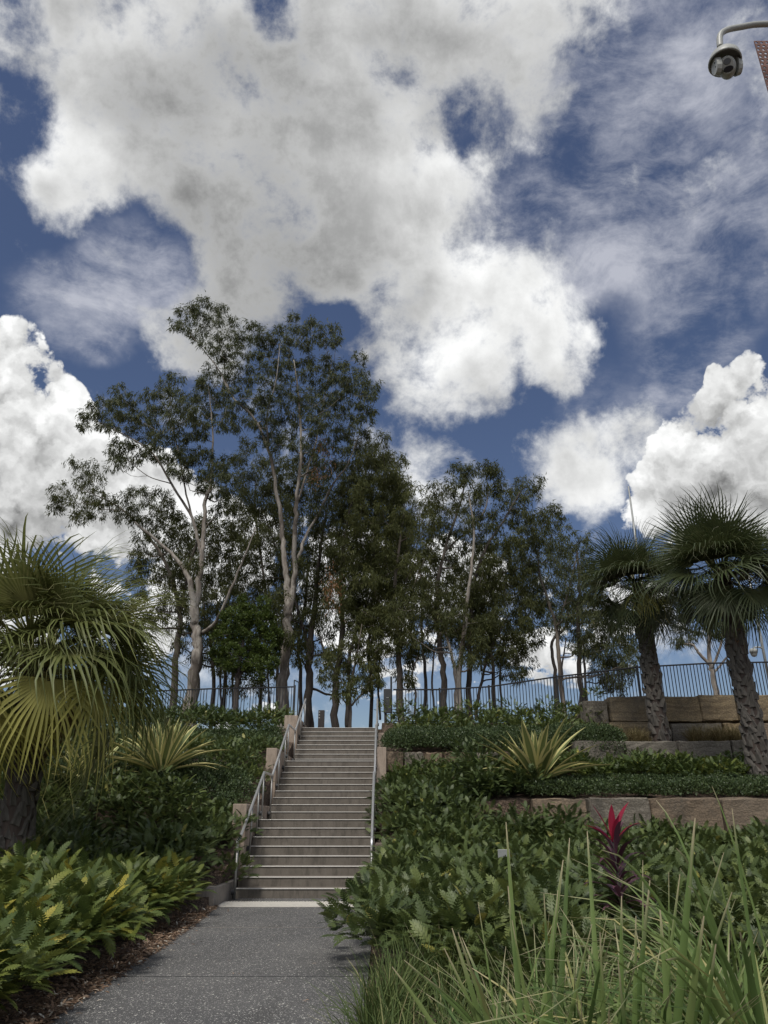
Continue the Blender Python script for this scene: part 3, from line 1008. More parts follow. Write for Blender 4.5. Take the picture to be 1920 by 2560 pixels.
def lobed(nl=6, droop=.22):
    """unit-length leaf cut into slender finger lobes on both sides of a midrib along +Y"""
    v = []; f = []
    def pt(x, y): return (x, y, -droop * (y ** 2) * 1.3 + .30 * abs(x) - 1.1 * x * x)
    for i in range(nl + 1):
        y = i / nl
        v.append(pt(-.060 * (1 - .45 * y), y * .86)); v.append(pt(.060 * (1 - .45 * y), y * .86))
    for i in range(nl):
        a = 2 * i; f += [(a, a + 1, a + 3), (a, a + 3, a + 2)]
    n = len(v); v += [pt(-.042, .97), pt(.042, .97), pt(0, 1.06)]
    f += [(2 * nl, 2 * nl + 1, n + 1), (2 * nl, n + 1, n), (n, n + 1, n + 2)]
    pitch = .86 / nl
    for i in range(nl):
        t = (i + .5) / nl
        ln = (.27 if nl > 5 else .25) * (math.sin(math.pi * (t * .72 + .20))) ** .6
        an = math.radians(62 - 26 * t)
        for s in (-1, 1):
            yc = (i + .5) * pitch
            sa, ca = math.sin(an), math.cos(an)
            hw = pitch * .30
            n = len(v)
            def q(l, w): return pt(s * (.04 + l * sa - w * ca), yc + l * ca + w * sa)
            v += [q(0, -hw * 1.25), q(0, hw * 1.25), q(ln * .7, -hw), q(ln * .7, hw), q(ln, 0)]
            if s < 0: f += [(n, n + 1, n + 3), (n, n + 3, n + 2), (n + 2, n + 3, n + 4)]
            else: f += [(n, n + 3, n + 1), (n, n + 2, n + 3), (n + 2, n + 4, n + 3)]
    return np.array(v), np.array(f)


LB6 = lobed(6, .25)
LB4 = lobed(4, .2)
LB7 = lobed(7, .3)
DIA = (np.array([(0, 0, 0), (-.5, .45, .06), (0, 1, 0), (.5, .45, .06)]), np.array([(0, 3, 1), (3, 2, 1)]))
GUM = (np.array([(0, 0, 0), (-.085, .35, 0), (.03, 1, 0), (.085, .40, .02)]), np.array([(0, 3, 1), (3, 2, 1)]))
OVL = (np.array([(0, 0, 0), (-.24, .3, .05), (-.22, .65, .03), (0, 1, -.08), (.22, .65, .03), (.24, .3, .05)]),
       np.array([(0, 5, 1), (5, 4, 1), (4, 2, 1), (4, 3, 2)]))


def rosette_bed(name, label, centers, mat, tmpl, leaf=.30, height=.55, nleaf=42, yellow=.5, cat='shrub bed', seed=1, bias=0.0):
    """centers: (k,3) ground points. Each plant sends petioles up and out; a lobed blade at the end of each."""
    r = np.random.default_rng(seed)
    C = np.array(centers); k = len(C)
    n = k * nleaf
    idx = np.repeat(np.arange(k), nleaf)
    mound = 1 + .30 * np.sin(C[:, 0] * 2.1 + seed) * np.sin(C[:, 1] * 1.7 + seed * 2) + .18 * np.sin(C[:, 0] * 4.3 + C[:, 1] * 3.1)
    hs = (height * r.uniform(.8, 1.2, k) * mound)[idx]
    az = r.uniform(0, 2 * math.pi, n)
    el = np.arccos(r.uniform(.05, .98, n))           # angle from vertical
    pet = r.uniform(.55, 1.0, n)
    rad = .42 * (hs / .55) * pet
    dirv = np.stack([np.sin(el) * np.cos(az), np.sin(el) * np.sin(az), np.cos(el)], 1)
    pos = C[idx] + dirv * rad[:, None] * np.array([1.05, 1.05, 1.0]) + np.array([0, 0, 1]) * (hs * .50)[:, None]
    ax = dirv * np.array([1, 1, .7]) + r.normal(0, .30, (n, 3)) + np.array([0, 0, .30])
    nm = np.array([0, 0, 1.0]) + dirv * .3 + r.normal(0, .32, (n, 3))
    M = frames(ax, nm)
    sc = leaf * r.uniform(.7, 1.2, n)
    ptint = r.uniform(-.16, .16, k)[idx]
    tint = np.clip(r.beta(2.2, 2.8, n) * .85 + ptint + yellow * .12 + bias, 0, .97)
    hot = r.random(n) < .018 * yellow * 2
    tint[hot] = 1.0
    V, T, ti, au = scatter(tmpl[0], tmpl[1], M, pos, sc, tint)
    o = link(name, big_mesh(name, V, T, ti), None, mat)
    return tag(o, label, cat, None, 'stuff')


def small_bed(name, label, area, n, mat, leaf=.055, height=.4, seed=3, lump=.35):
    """clipped small-leaved shrub: leaves through a lumpy volume over area sampler"""
    r = np.random.default_rng(seed)
    k = int(n / 260)
    C = np.array([area(r) for _ in range(k)])
    idx = r.integers(0, k, n)
    dirv = r.normal(0, 1, (n, 3)); dirv /= np.linalg.norm(dirv, axis=1, keepdims=True)
    dirv[:, 2] = np.abs(dirv[:, 2]) * 1.0 - .25
    rr = lump * r.uniform(.75, 1.05, n) * r.uniform(.7, 1.2, k)[idx]
    pos = C[idx] + dirv * rr[:, None] + np.array([0, 0, height - lump * .7])
    ax = dirv + r.normal(0, .6, (n, 3)) + np.array([0, 0, .3])
    M = frames(ax, r.normal(0, 1, (n, 3)) + dirv)
    sc = leaf * r.uniform(.7, 1.3, n)
    tint = np.clip(r.beta(2, 3, n) + r.uniform(-.12, .12, k)[idx], 0, 1)
    V, T, ti, au = scatter(OVL[0], OVL[1], M, pos, sc, tint)
    o = link(name, big_mesh(name, V, T, ti), None, mat)
    return tag(o, label, 'shrub bed', None, 'stuff')


def jitter_grid(x0, x1, y0, y1, sp, seed, keep=lambda x, y: True, jit=.35):
    r = random.Random(seed); out = []
    y = y0
    while y < y1:
        x = x0 + r.uniform(0, sp)
        while x < x1:
            xx, yy = x + r.uniform(-jit, jit) * sp, y + r.uniform(-jit, jit) * sp
            if keep(xx, yy): out.append((xx, yy, G(xx, yy)))
            x += sp
        y += sp * .9
    return out


def infrustum(x, y, m=1.2):
    return abs(x) < 0.54 * y + m


# left beds
c = jitter_grid(-9, -2.7, 3.4, 13.4, .37, 1, lambda x, y: infrustum(x, y) and x < np.interp(y, [4, 8, 10, 13], [-2.80, -2.86, -3.02, -3.2]) + .08 * math.sin(y * 2.3) and not (-3.7 < x and y > 13.2))
rosette_bed('lobed_shrub_bed', 'yellow-green lobed-leaf ground cover between the mulch edge and the big palm', c, M_x1, LB7, .20, .50, 88, 1.0, seed=11)
c = jitter_grid(-9.5, -2.98, 13.3, 16.9, .43, 2, lambda x, y: infrustum(x, y) and not (x > -3.25 and y < 14.6))
rosette_bed('lobed_shrub_bed', 'dark green lobed-leaf shrubs spilling over the lower steps on the left', c, M_x3, LB6, .175, .62, 96, .2, seed=12)
small_bed('small_leaf_shrub_bed', 'fine dark small-leaved shrubs below the striped agaves on the left',
          lambda r: (lambda x, y: (x, y, G(x, y)))(r.uniform(-10.5, -3.15), r.uniform(17.0, 19.2)), 60000, M_s1, .055, .62, 13, .34)
c = jitter_grid(-11, -3.2, 19.2, 22.4, .52, 3, lambda x, y: infrustum(x, y) and not (-7.6 < x < -4.2 and y < 19.6))
rosette_bed('lobed_shrub_bed', 'dark lobed-leaf shrubs behind the left striped agave beside the handrail', c, M_x3, LB4, .165, .55, 76, .3, seed=14)
small_bed('small_leaf_shrub_bed', 'small-leaved shrubs halfway up the left bank beside the upper flight',
          lambda r: (lambda x, y: (x, y, G(x, y)))(r.uniform(-12, -3.2), r.uniform(22.4, 24.9)), 60000, M_s1, .055, .55, 15, .34)
c = jitter_grid(-13, -3.35, 25.0, 27.6, .52, 4, infrustum)
rosette_bed('lobed_shrub_bed', 'shrub row along the top of the left bank in front of the fence', c, M_x2, LB4, .19, .58, 60, .8, seed=16)

# right beds
c = jitter_grid(-.5, 9, 6.1, 16.6, .43, 5, lambda x, y: infrustum(x, y) and x > np.interp(y, [6, 6.8, 7.6, 8.8, 11, 13, 16], [.95, .50, -.05, -.24, -.16, .08, .18]) and not (abs(x - X(1528, 2200, 8.3)) < .30 and y < 8.75))
rosette_bed('lobed_shrub_bed', 'mid green lobed-leaf shrubs filling the bed right of the path', c, M_x3, LB6, .175, .46, 100, .35, seed=21)
c = jitter_grid(.12, 3.9, 16.4, 19.6, .44, 6, lambda x, y: x < (3.9 if y < 17.35 else 2.5))
rosette_bed('lobed_shrub_bed', 'dark lobed-leaf shrubs beside the stairs below the striped agave', c, M_x3, LB6, .175, .70, 92, .1, seed=22, bias=-.08)
small_bed('small_leaf_shrub_bed', 'fine small-leaved ground cover around the big striped agave on the right',
          lambda r: (lambda x, y: (x, y, G(x, y)))(r.uniform(1.3, 11), r.uniform(17.9, 19.7)), 80000, M_s1, .05, .36, 23, .28)
c = jitter_grid(.25, 11.5, 19.7, 21.6, .45, 7, infrustum)
c = [q for q in c if not (3.3 < q[0] < 4.9 and q[1] < 20.1)]
rosette_bed('lobed_shrub_bed', 'olive lobed-leaf shrubs against the low wall behind the striped agave', c, M_x1, LB4, .20, .50, 64, .2, seed=24, bias=-.12)
small_bed('small_leaf_shrub_bed', 'dark clipped small-leaved hedge above the low brown wall',
          lambda r: (lambda x, y: (x, y, G(x, y)))(r.uniform(.2, 6.8), r.uniform(22.15, 24.4)), 95000, M_s1, .055, .55, 25, .42)
c = jitter_grid(.3, 7.1, 24.3, 26.8, .50, 8, infrustum)
rosette_bed('lobed_shrub_bed', 'lobed-leaf shrub row along the foot of the right fence', c, M_x3, LB4, .19, .52, 60, .8, seed=26, bias=-.0)

c = jitter_grid(2.4, 10.5, 16.55, 17.3, .42, 77, infrustum)
rosette_bed('lobed_shrub_bed', 'low dark shrubs touching the foot of the lowest sandstone wall', c, M_x2, LB6, .21, .44, 60, .1, seed=27)

c = jitter_grid(1.7, 3.5, 17.3, 18.5, .42, 78, infrustum)
rosette_bed('lobed_shrub_bed', 'dark shrubs spilling round the left end of the lowest sandstone wall', c, M_x2, LB6, .20, .46, 66, .2, seed=28)

# ------------------------------------------------------------------ gum trees


def in_poly(x, y, poly):
    c = False; n = len(poly); j = n - 1
    for i in range(n):
        xi, yi = poly[i]; xj, yj = poly[j]
        if (yi > y) != (yj > y) and x < (xj - xi) * (y - yi) / (yj - yi + 1e-12) + xi: c = not c
        j = i
    return c


def sample_poly(poly, sp, r, holes=()):
    xs = [p[0] for p in poly]; ys = [p[1] for p in poly]
    out = []
    area = (max(xs) - min(xs)) * (max(ys) - min(ys))
    for _ in range(int(area / sp ** 2 * 12)):
        x, y = r.uniform(min(xs), max(xs)), r.uniform(min(ys), max(ys))
        if not in_poly(x, y, poly): continue
        if any((x - hx) ** 2 + (y - hy) ** 2 < hr ** 2 for hx, hy, hr in holes): continue
        if any((x - a) ** 2 + (y - b) ** 2 < sp * sp for a, b in out): continue
        out.append((x, y))
    return out


def tree(name, label, d, skel, poly, holes=(), sp=26, spread=1.3, nleaf=260, clump=.62, leaf=.19, lmat=M_gl1, bmat=M_bark, seed=1, cat='tree',
         group=None, tmpl=GUM, hang=1.0, brown=0, twig=.035, sky_gap=0.0, gz=None):
    """skel: list of limbs [(px,py,r_metres[,dd]) ...]; the first starts at the ground"""
    r = random.Random(seed); nr = np.random.default_rng(seed)
    base = P(skel[0][0][0], skel[0][0][1], d)
    zg = G(base[0], d) if gz is None else gz
    root = empty(name, (base[0], d, zg), label, cat, group)
    tb = MB(); pool = []
    for li, limb in enumerate(skel):
        pts = []; rad = []
        for q in limb:
            dd = q[3] if len(q) > 3 else 0
            pts.append(P(q[0], q[1], d + dd)); rad.append(q[2] * .80)
        if li == 0:
            pts[0][2] = min(pts[0][2], zg) - .15; rad[0] *= 1.15
        pp, rr = catmull(pts, rad, 6)
        pp = [p + np.array([r.gauss(0, 1), r.gauss(0, 1), 0]) * min(.05, rr[i] * .25) for i, p in enumerate(pp)]
        tb.tube(pp, rr, 10 if rr[0] > .1 else 7, wob=.10)
        for i, p in enumerate(pp):
            if i > 3 or li: pool.append((p, rr[i]))
    cl = sample_poly(poly, sp, r, holes)
    C = []
    for (x, y) in cl:
        C.append(P(x, y, d + r.gauss(0, spread)))
    C = np.array(C) if C else np.zeros((0, 3))
    # branches: nearest clump first, each joins the closest limb or branch below it
    PA = np.array([p for p, _ in pool]); PR = [q for _, q in pool]
    todo = list(range(len(C)))
    dist0 = [np.min(np.linalg.norm(PA - c, axis=1)) for c in C]
    todo.sort(key=lambda i: dist0[i])
    for i in todo:
        c = C[i]
        dv = PA - c
        cost = np.linalg.norm(dv, axis=1) + np.maximum(0, dv[:, 2] + .15) * 1.6
        j = int(np.argmin(cost)); a = PA[j]
        r0 = max(.012, min(PR[j] * .62, twig + .012 * cost[j]))
        L = np.linalg.norm(c - a)
        mid = a * .5 + c * .5 + np.array([r.gauss(0, .08) * L, r.gauss(0, .08) * L, r.uniform(-.16, .02) * L])
        pp, rr = catmull([a, mid, c], [r0, r0 * .7, .009], 3)
        pp = [p + np.array([r.gauss(0, 1), r.gauss(0, 1), r.gauss(0, 1)]) * .02 * L if 0 < k < len(pp) - 1 else p for k, p in enumerate(pp)]
        tb.tube(pp, rr, 5, caps=False)
        PA = np.vstack([PA, np.array(pp[2:])]); PR += list(rr[2:])
    tb.build('trunk', bmat, root, smooth=True)
    if len(C):
        k = len(C); ns = 18; nleaf = int(nleaf * 1.35); leaf = leaf * 1.15; clump *= .74
        cr = clump * nr.uniform(.7, 1.25, k)
        sub = np.repeat(np.arange(k), ns)
        sd = nr.normal(0, 1, (k * ns, 3)); sd /= np.linalg.norm(sd, axis=1, keepdims=True)
        sp_ = C[sub] + sd * (cr[sub] * nr.uniform(.3, 1, k * ns) ** .6)[:, None] * np.array([1, 1, .8])
        per = max(3, int(nleaf / ns))
        n = k * ns * per
        s2 = np.repeat(np.arange(k * ns), per)
        out = sd[s2]
        pos = sp_[s2] + nr.normal(0, 1, (n, 3)) * np.array([.10, .10, .12]) * (clump / .6)
        ax = nr.normal(0, .55, (n, 3)) + np.array([0, 0, -1.0]) * hang + out * .35
        if hang < .5: ax = out * .8 + nr.normal(0, .5, (n, 3)) + np.array([0, 0, .3])
        M = frames(ax, nr.normal(0, 1, (n, 3)))
        sc = leaf * nr.uniform(.65, 1.25, n)
        tint = np.clip(nr.beta(2.2, 2.6, n) * .9 + nr.uniform(-.12, .12, k * ns)[s2], 0, .94)
        V, T, ti, au = scatter(tmpl[0], tmpl[1], M, pos, sc, tint)
        link('crown', big_mesh('crown', V, T, ti), root, lmat)
    if brown:
        n = brown
        cc_ = np.array([P(x, y, d - .5) for x, y in ((800, 1110), (815, 1150), (790, 1180), (828, 1460), (832, 1490))])
        idx = nr.integers(0, len(cc_), n)
        pos = cc_[idx] + nr.normal(0, 1, (n, 3)) * np.array([.22, .22, .45])
        M = frames(nr.normal(0, .5, (n, 3)) + np.array([0, 0, -1]), nr.normal(0, 1, (n, 3)))
        V, T, ti, au = scatter(GUM[0], GUM[1], M, pos, np.full(n, .18), nr.random(n))
        link('dead_foliage', big_mesh('dead_foliage', V, T, ti), root, M_brn)
    return root


def c1(l): return [(x * .5787, 700 + y * .5787) for x, y in l]      # crop of the upper left
def c2(l): return [(900 + x * .6148, 1100 + y * .6148) for x, y in l]


# the tall pale gum by the stairs
polyA = c1([(745, 190), (775, 150), (820, 105), (880, 85), (950, 115), (1005, 140), (1012, 200), (1000, 260), (1040, 230), (1060, 175), (1100, 155), (1135, 210), (1160, 250), (1195, 240),
            (1200, 185), (1260, 155), (1320, 195), (1365, 155), (1400, 200), (1455, 200), (1452, 255), (1395, 275), (1345, 300), (1350, 370), (1410, 330), (1440, 370), (1500, 330),
            (1560, 330), (1600, 400), (1625, 460), (1615, 560), (1590, 640), (1560, 720), (1500, 760), (1450, 820), (1380, 850), (1340, 830), (1250, 760), (1150, 700), (1060, 600),
            (1000, 520), (950, 560), (930, 500), (890, 430), (885, 390), (920, 360), (925, 310), (860, 270), (800, 230)])
skA = [[(704, 1800, .33), (708, 1720, .30), (714, 1620, .26), (720, 1540, .235), (716, 1450, .17), (708, 1370, .15), (698, 1270, .12), (672, 1130, .09), (636, 1047, .07), (579, 990, .055), (550, 930, .04), (505, 870, .028), (470, 830, .018)],
       [(722, 1540, .20), (736, 1450, .16), (738, 1330, .13, -.5), (741, 1250, .11, -.8), (752, 1163, .09, -1), (752, 1076, .07, -1), (746, 989, .05, -1), (735, 900, .03, -1)],
       [(742, 1420, .11), (760, 1350, .09, .5), (793, 1290, .075, 1), (833, 1209, .06, 1), (868, 1163, .04, 1), (900, 1080, .025, 1)],
       [(579, 990, .045), (565, 950, .035, .6), (560, 900, .03, .8), (545, 850, .018, 1)],
       [(746, 1250, .07), (790, 1100, .05, 1), (810, 1000, .035, 1.2), (830, 900, .02, 1.5)],
       [(672, 1130, .06), (668, 1040, .045, -.8), (690, 950, .03, -1.2), (700, 860, .018, -1)]]
tree('gum_tree', 'tallest gum with smooth pale trunk rising just left of the stair top', 32, skA, polyA,
     holes=[(590, 850, 12), (800, 860, 14), (640, 960, 14), (770, 960, 16), (835, 900, 15), (700, 1010, 12), (860, 1050, 14), (600, 930, 10), (740, 880, 10)],
     sp=23, spread=1.4, nleaf=230, clump=.52, lmat=M_gl1, bmat=M_gum, seed=5, brown=600)

# the left gum
polyB = c1([(340, 575), (400, 535), (470, 515), (505, 455), (560, 475), (620, 500), (650, 470), (690, 430), (760, 425), (800, 465), (840, 440), (900, 450), (965, 470), (985, 540), (1015, 600),
            (985, 650), (935, 620), (945, 560), (900, 600), (905, 690), (860, 720), (930, 760), (1010, 820), (1005, 900), (960, 960), (890, 940), (850, 880), (780, 840),
            (700, 800), (630, 770), (560, 810), (480, 800), (478, 740), (530, 690), (480, 650), (410, 620), (370, 675), (338, 650)])
skB = [[(470, 1790, .36), (486, 1700, .31), (492, 1620, .27), (488, 1560, .23), (478, 1470, .15), (455, 1415, .12), (418, 1375, .09), (337, 1305, .05)],
       [(488, 1560, .20), (497, 1461, .16), (505, 1398, .14), (509, 1337, .12), (513, 1250, .10), (527, 1209, .08), (532, 1105, .05), (527, 1024, .035), (520, 960, .02)],
       [(500, 1380, .10), (480, 1296, .08), (428, 1209, .065), (376, 1128, .05), (289, 1076, .035), (235, 1050, .02)],
       [(480, 1296, .06), (463, 1221, .05, .8), (440, 1105, .04, 1), (410, 1010, .02, 1.2)],
       [(506, 1583, .10), (544, 1545, .085, -1), (582, 1461, .065, -1.5), (608, 1398, .045, -1.5), (640, 1320, .02, -1.5)],
       [(428, 1209, .035), (370, 1190, .025, -.6), (320, 1150, .015, -.6)]]
tree('gum_tree', 'broad gum behind the big palm with pale forked limbs showing against white cloud', 31, skB, polyB,
     holes=[(545, 1030, 20), (500, 1110, 14), (420, 1060, 12), (380, 1010, 8), (440, 1130, 12), (350, 1100, 10)], sp=23, spread=1.4, nleaf=220, clump=.50, lmat=M_gl1, bmat=M_gum, seed=6)

# low leafy gum at the far left
polyH = c1([(215, 960), (240, 900), (305, 850), (305, 795), (380, 785), (415, 830), (425, 905), (500, 935), (600, 905), (700, 930), (745, 960), (765, 1015), (800, 1060), (960, 960), (1010, 1000), (1020, 1300), (950, 1500),
            (640, 1500), (560, 1300), (600, 1100), (520, 1020), (430, 1000), (380, 1060), (300, 1020), (240, 1010)])
skH = [[(430, 1790, .22), (440, 1650, .18), (450, 1540, .15), (420, 1420, .11), (370, 1340, .08), (300, 1270, .05), (220, 1230, .02)],
       [(450, 1540, .12), (470, 1430, .09, 1), (500, 1340, .07, 1), (540, 1290, .04, 1)]]
tree('gum_tree', 'dense lower gum reaching left over the crown of the big palm', 35, skH, polyH, holes=[(460, 1270, 22), (480, 1340, 14), (400, 1480, 20), (430, 1560, 20)], sp=25, spread=1.8, nleaf=240,
     clump=.62, lmat=M_gl2, bmat=M_bark, seed=7)

# dense middle group behind the tall gum
polyG1 = [(600, 1060), (640, 1120), (700, 1160), (790, 1190), (870, 1150), (930, 1110), (960, 1150), (1010, 1200), (1010, 1500), (950, 1620), (960, 1690), (930, 1720), (880, 1700), (830, 1640), (780, 1650),
          (720, 1640), (640, 1600), (600, 1500), (590, 1250)]
skG1 = [[(776, 1820, .27), (772, 1720, .24), (776, 1620, .2), (788, 1500, .15), (800, 1380, .1), (815, 1280, .05)],
        [(776, 1640, .12), (750, 1540, .09), (700, 1400, .06), (660, 1280, .03)]]
tree('gum_tree', 'thick dark trunked tree directly behind the top of the stairs', 36, skG1, polyG1, holes=[(880, 1400, 10), (700, 1240, 14), (620, 1180, 12), (900, 1600, 14), (850, 1640, 14), (780, 1660, 10)],
     sp=30, spread=2.2, nleaf=330, clump=.75, lmat=M_gl2, bmat=M_barkd, seed=8)
polyG2 = c1([(1570, 680), (1640, 680), (1700, 740), (1750, 790), (1750, 1000), (1800, 1150), (1760, 1400), (1650, 1500), (1500, 1480), (1440, 1300), (1440, 1000), (1480, 850)])
skG2 = [[(840, 1820, .22), (838, 1740, .19), (848, 1650, .16), (856, 1560, .14), (852, 1440, .11), (870, 1300, .07), (900, 1180, .03)],
        [(845, 1690, .10), (815, 1640, .08), (800, 1590, .05)],
        [(866, 1820, .12), (870, 1740, .11), (872, 1660, .10), (890, 1580, .07), (920, 1500, .04), (950, 1400, .02)],
        [(872, 1770, .06), (900, 1740, .05), (930, 1710, .03), (945, 1640, .015)]]
tree('gum_tree', 'leaning dark gum framed by the stair opening beside the bollard', 34, skG2, polyG2, holes=[(940, 1250, 12), (930, 1330, 10), (960, 1450, 10)], sp=27, spread=1.8, nleaf=280, clump=.66, lmat=M_gl3, bmat=M_barkd, seed=9)
tree('gum_tree', 'slim young tree with drooping leaves low beside the straight handrail', 31.5,
     [[(874, 1822, .10), (876, 1740, .09), (884, 1680, .07), (895, 1620, .04), (905, 1560, .02)], [(876, 1765, .05), (905, 1735, .045), (925, 1700, .03), (940, 1650, .015)]],
     [(800, 1640), (850, 1600), (940, 1570), (965, 1640), (955, 1700), (930, 1745), (900, 1720), (870, 1750), (820, 1720), (795, 1680)], sp=24, spread=.9, nleaf=150, clump=.42, lmat=M_gl3, seed=31,
     holes=[(840, 1700, 14), (900, 1680, 10)])

# right hand cluster
polyC1 = c2([(60, 20), (110, 90), (160, 100), (185, 170), (195, 210), (250, 200), (285, 240), (300, 420), (240, 600), (180, 720), (220, 820), (270, 1000), (180, 1010), (140, 900), (60, 850), (-60, 700), (-80, 300)])
tree('gum_tree', 'slender gum left of the right-hand clump, trunk rising behind the lock box', 33,
     [[(1004, 1800, .2), (999, 1700, .175), (996, 1600, .15), (985, 1500, .12), (995, 1400, .09), (1010, 1280, .05)], [(996, 1600, .07), (1030, 1480, .05), (1060, 1400, .03)],
      [(1035, 1800, .07), (1040, 1740, .06), (1030, 1690, .05), (1045, 1640, .03)]],
     polyC1, holes=[(1010, 1330, 14), (990, 1420, 12), (960, 1500, 20), (1030, 1500, 10), (1000, 1660, 22), (1050, 1690, 14)], sp=27, spread=1.5, nleaf=250, clump=.62, lmat=M_gl3, bmat=M_bark, seed=10)
polyC2 = c2([(270, 215), (320, 175), (370, 190), (375, 95), (420, 70), (455, 115), (485, 85), (535, 78), (572, 160), (570, 230), (560, 330), (520, 450), (560, 600), (540, 760), (420, 800), (300, 760), (240, 600), (270, 400)])
tree('gum_tree', 'twin-topped gum in the right-hand clump, highest of that clump', 33,
     [[(1112, 1800, .2), (1108, 1700, .17), (1098, 1600, .14), (1090, 1500, .12), (1110, 1380, .09), (1150, 1260, .06), (1165, 1190, .03)], [(1098, 1580, .08), (1060, 1480, .06), (1040, 1380, .04)],
      [(1110, 1380, .06), (1210, 1280, .045), (1215, 1180, .02)]],
     polyC2, holes=[(1125, 1250, 14), (1110, 1330, 10), (1190, 1310, 10), (1060, 1290, 8)], sp=25, spread=1.5, nleaf=240, clump=.58, lmat=M_gl2, bmat=M_bark, seed=11)
polyC3 = c2([(580, 210), (640, 168), (712, 172), (716, 250), (705, 300), (770, 265), (828, 290), (815, 325), (745, 350), (720, 420), (680, 560), (690, 640), (750, 690), (745, 780), (700, 850), (660, 960), (600, 960), (560, 880), (480, 860), (440, 700),
             (500, 500), (560, 350)])
tree('gum_tree', 'dark dense gum on the right side of the clump, branch pointing at the palms', 32.5,
     [[(1176, 1800, .17), (1172, 1700, .15), (1176, 1580, .13), (1182, 1480, .11), (1210, 1380, .08), (1260, 1300, .05), (1300, 1230, .03)],
      [(1182, 1480, .08), (1240, 1440, .06), (1300, 1420, .04), (1340, 1400, .02)], [(1190, 1800, .09), (1200, 1720, .08), (1230, 1620, .06), (1270, 1540, .04)]],
     polyC3, holes=[(1265, 1330, 10), (1230, 1420, 10), (1300, 1560, 12), (1250, 1600, 12)], sp=25, spread=1.6, nleaf=260, clump=.60, lmat=M_gl2, bmat=M_barkd, seed=12)
polyC4 = c2([(120, 640), (300, 560), (440, 620), (540, 700), (560, 800), (520, 870), (480, 900), (400, 880), (330, 820), (240, 860), (130, 820)])
tree('gum_tree', 'mottled grey straight trunk in the middle of the right-hand clump', 31.5,
     [[(1150, 1800, .15), (1148, 1680, .14), (1162, 1560, .12), (1176, 1440, .09), (1185, 1330, .06), (1170, 1230, .04)], [(1138, 1800, .12), (1140, 1700, .1), (1120, 1600, .07), (1090, 1520, .04)]],
     polyC4, sp=28, spread=1.4, nleaf=220, clump=.6, lmat=M_gl2, bmat=M_gum, seed=13)
polyD = c2([(720, 390), (790, 340), (865, 340), (900, 390), (940, 400), (960, 480), (1000, 620), (1060, 760), (1130, 850), (1110, 930), (1040, 1000), (1000, 960), (980, 880), (930, 860), (880, 900), (840, 760), (780, 720),
            (720, 640), (690, 560), (700, 460)])
tree('gum_tree', 'thin open gum between the right-hand clump and the palms', 32,
     [[(1412, 1780, .13), (1400, 1680, .11), (1392, 1580, .10), (1370, 1500, .08), (1350, 1440, .05), (1345, 1380, .03)], [(1392, 1570, .06), (1420, 1480, .05), (1440, 1400, .03)]],
     polyD, holes=[(1370, 1440, 12), (1400, 1500, 12), (1440, 1560, 14), (1450, 1650, 16)], sp=27, spread=1.2, nleaf=170, clump=.52, lmat=M_gl1, bmat=M_bark, seed=14)
tree('gum_tree', 'straight dark stem right of the thin open gum, foliage hanging over the fence', 33,
     [[(1450, 1780, .14), (1448, 1680, .13), (1446, 1560, .11), (1448, 1450, .08), (1440, 1360, .04)], [(1466, 1780, .08), (1462, 1690, .07), (1458, 1600, .05)]],
     c2([(860, 640), (930, 520), (980, 620), (1060, 760), (1140, 850), (1110, 960), (1020, 1040), (960, 980), (930, 860), (870, 780)]), sp=26, spread=1.2, nleaf=210, clump=.55, lmat=M_gl2, bmat=M_barkd, seed=15,
     holes=[(1480, 1560, 12)])
tree('gum_tree', 'small pale-limbed tree behind the fence between the two small palms', 30,
     [[(1795, 1745, .16), (1782, 1690, .13), (1775, 1650, .11), (1772, 1580, .08), (1770, 1480, .05)], [(1778, 1665, .09), (1745, 1630, .07), (1730, 1612, .06), (1690, 1611, .035)],
      [(1780, 1670, .08), (1800, 1620, .06), (1812, 1560, .04)], [(1782, 1685, .06), (1812, 1650, .05), (1830, 1625, .03)]],
     [(1670, 1560), (1700, 1500), (1760, 1480), (1850, 1500), (1860, 1570), (1800, 1590), (1740, 1590), (1690, 1610)], sp=25, spread=.9, nleaf=150, clump=.42, lmat=M_gl1, bmat=M_gum, seed=16, gz=4.95)
# bright green tree
tree('bushy_tree', 'small bright green bushy tree left of the pale gum trunk', 30.5,
     [[(588, 1790, .14), (592, 1720, .12), (600, 1650, .10), (612, 1580, .06)], [(596, 1700, .06), (625, 1640, .05)]],
     [(535, 1650), (540, 1580), (560, 1530), (600, 1510), (612, 1480), (640, 1520), (665, 1500), (680, 1560), (700, 1600), (690, 1660), (640, 1690), (590, 1680)], sp=18, spread=.8, nleaf=300, clump=.36, leaf=.085,
     lmat=M_gb, bmat=M_barkd, seed=17, tmpl=OVL, hang=.1)
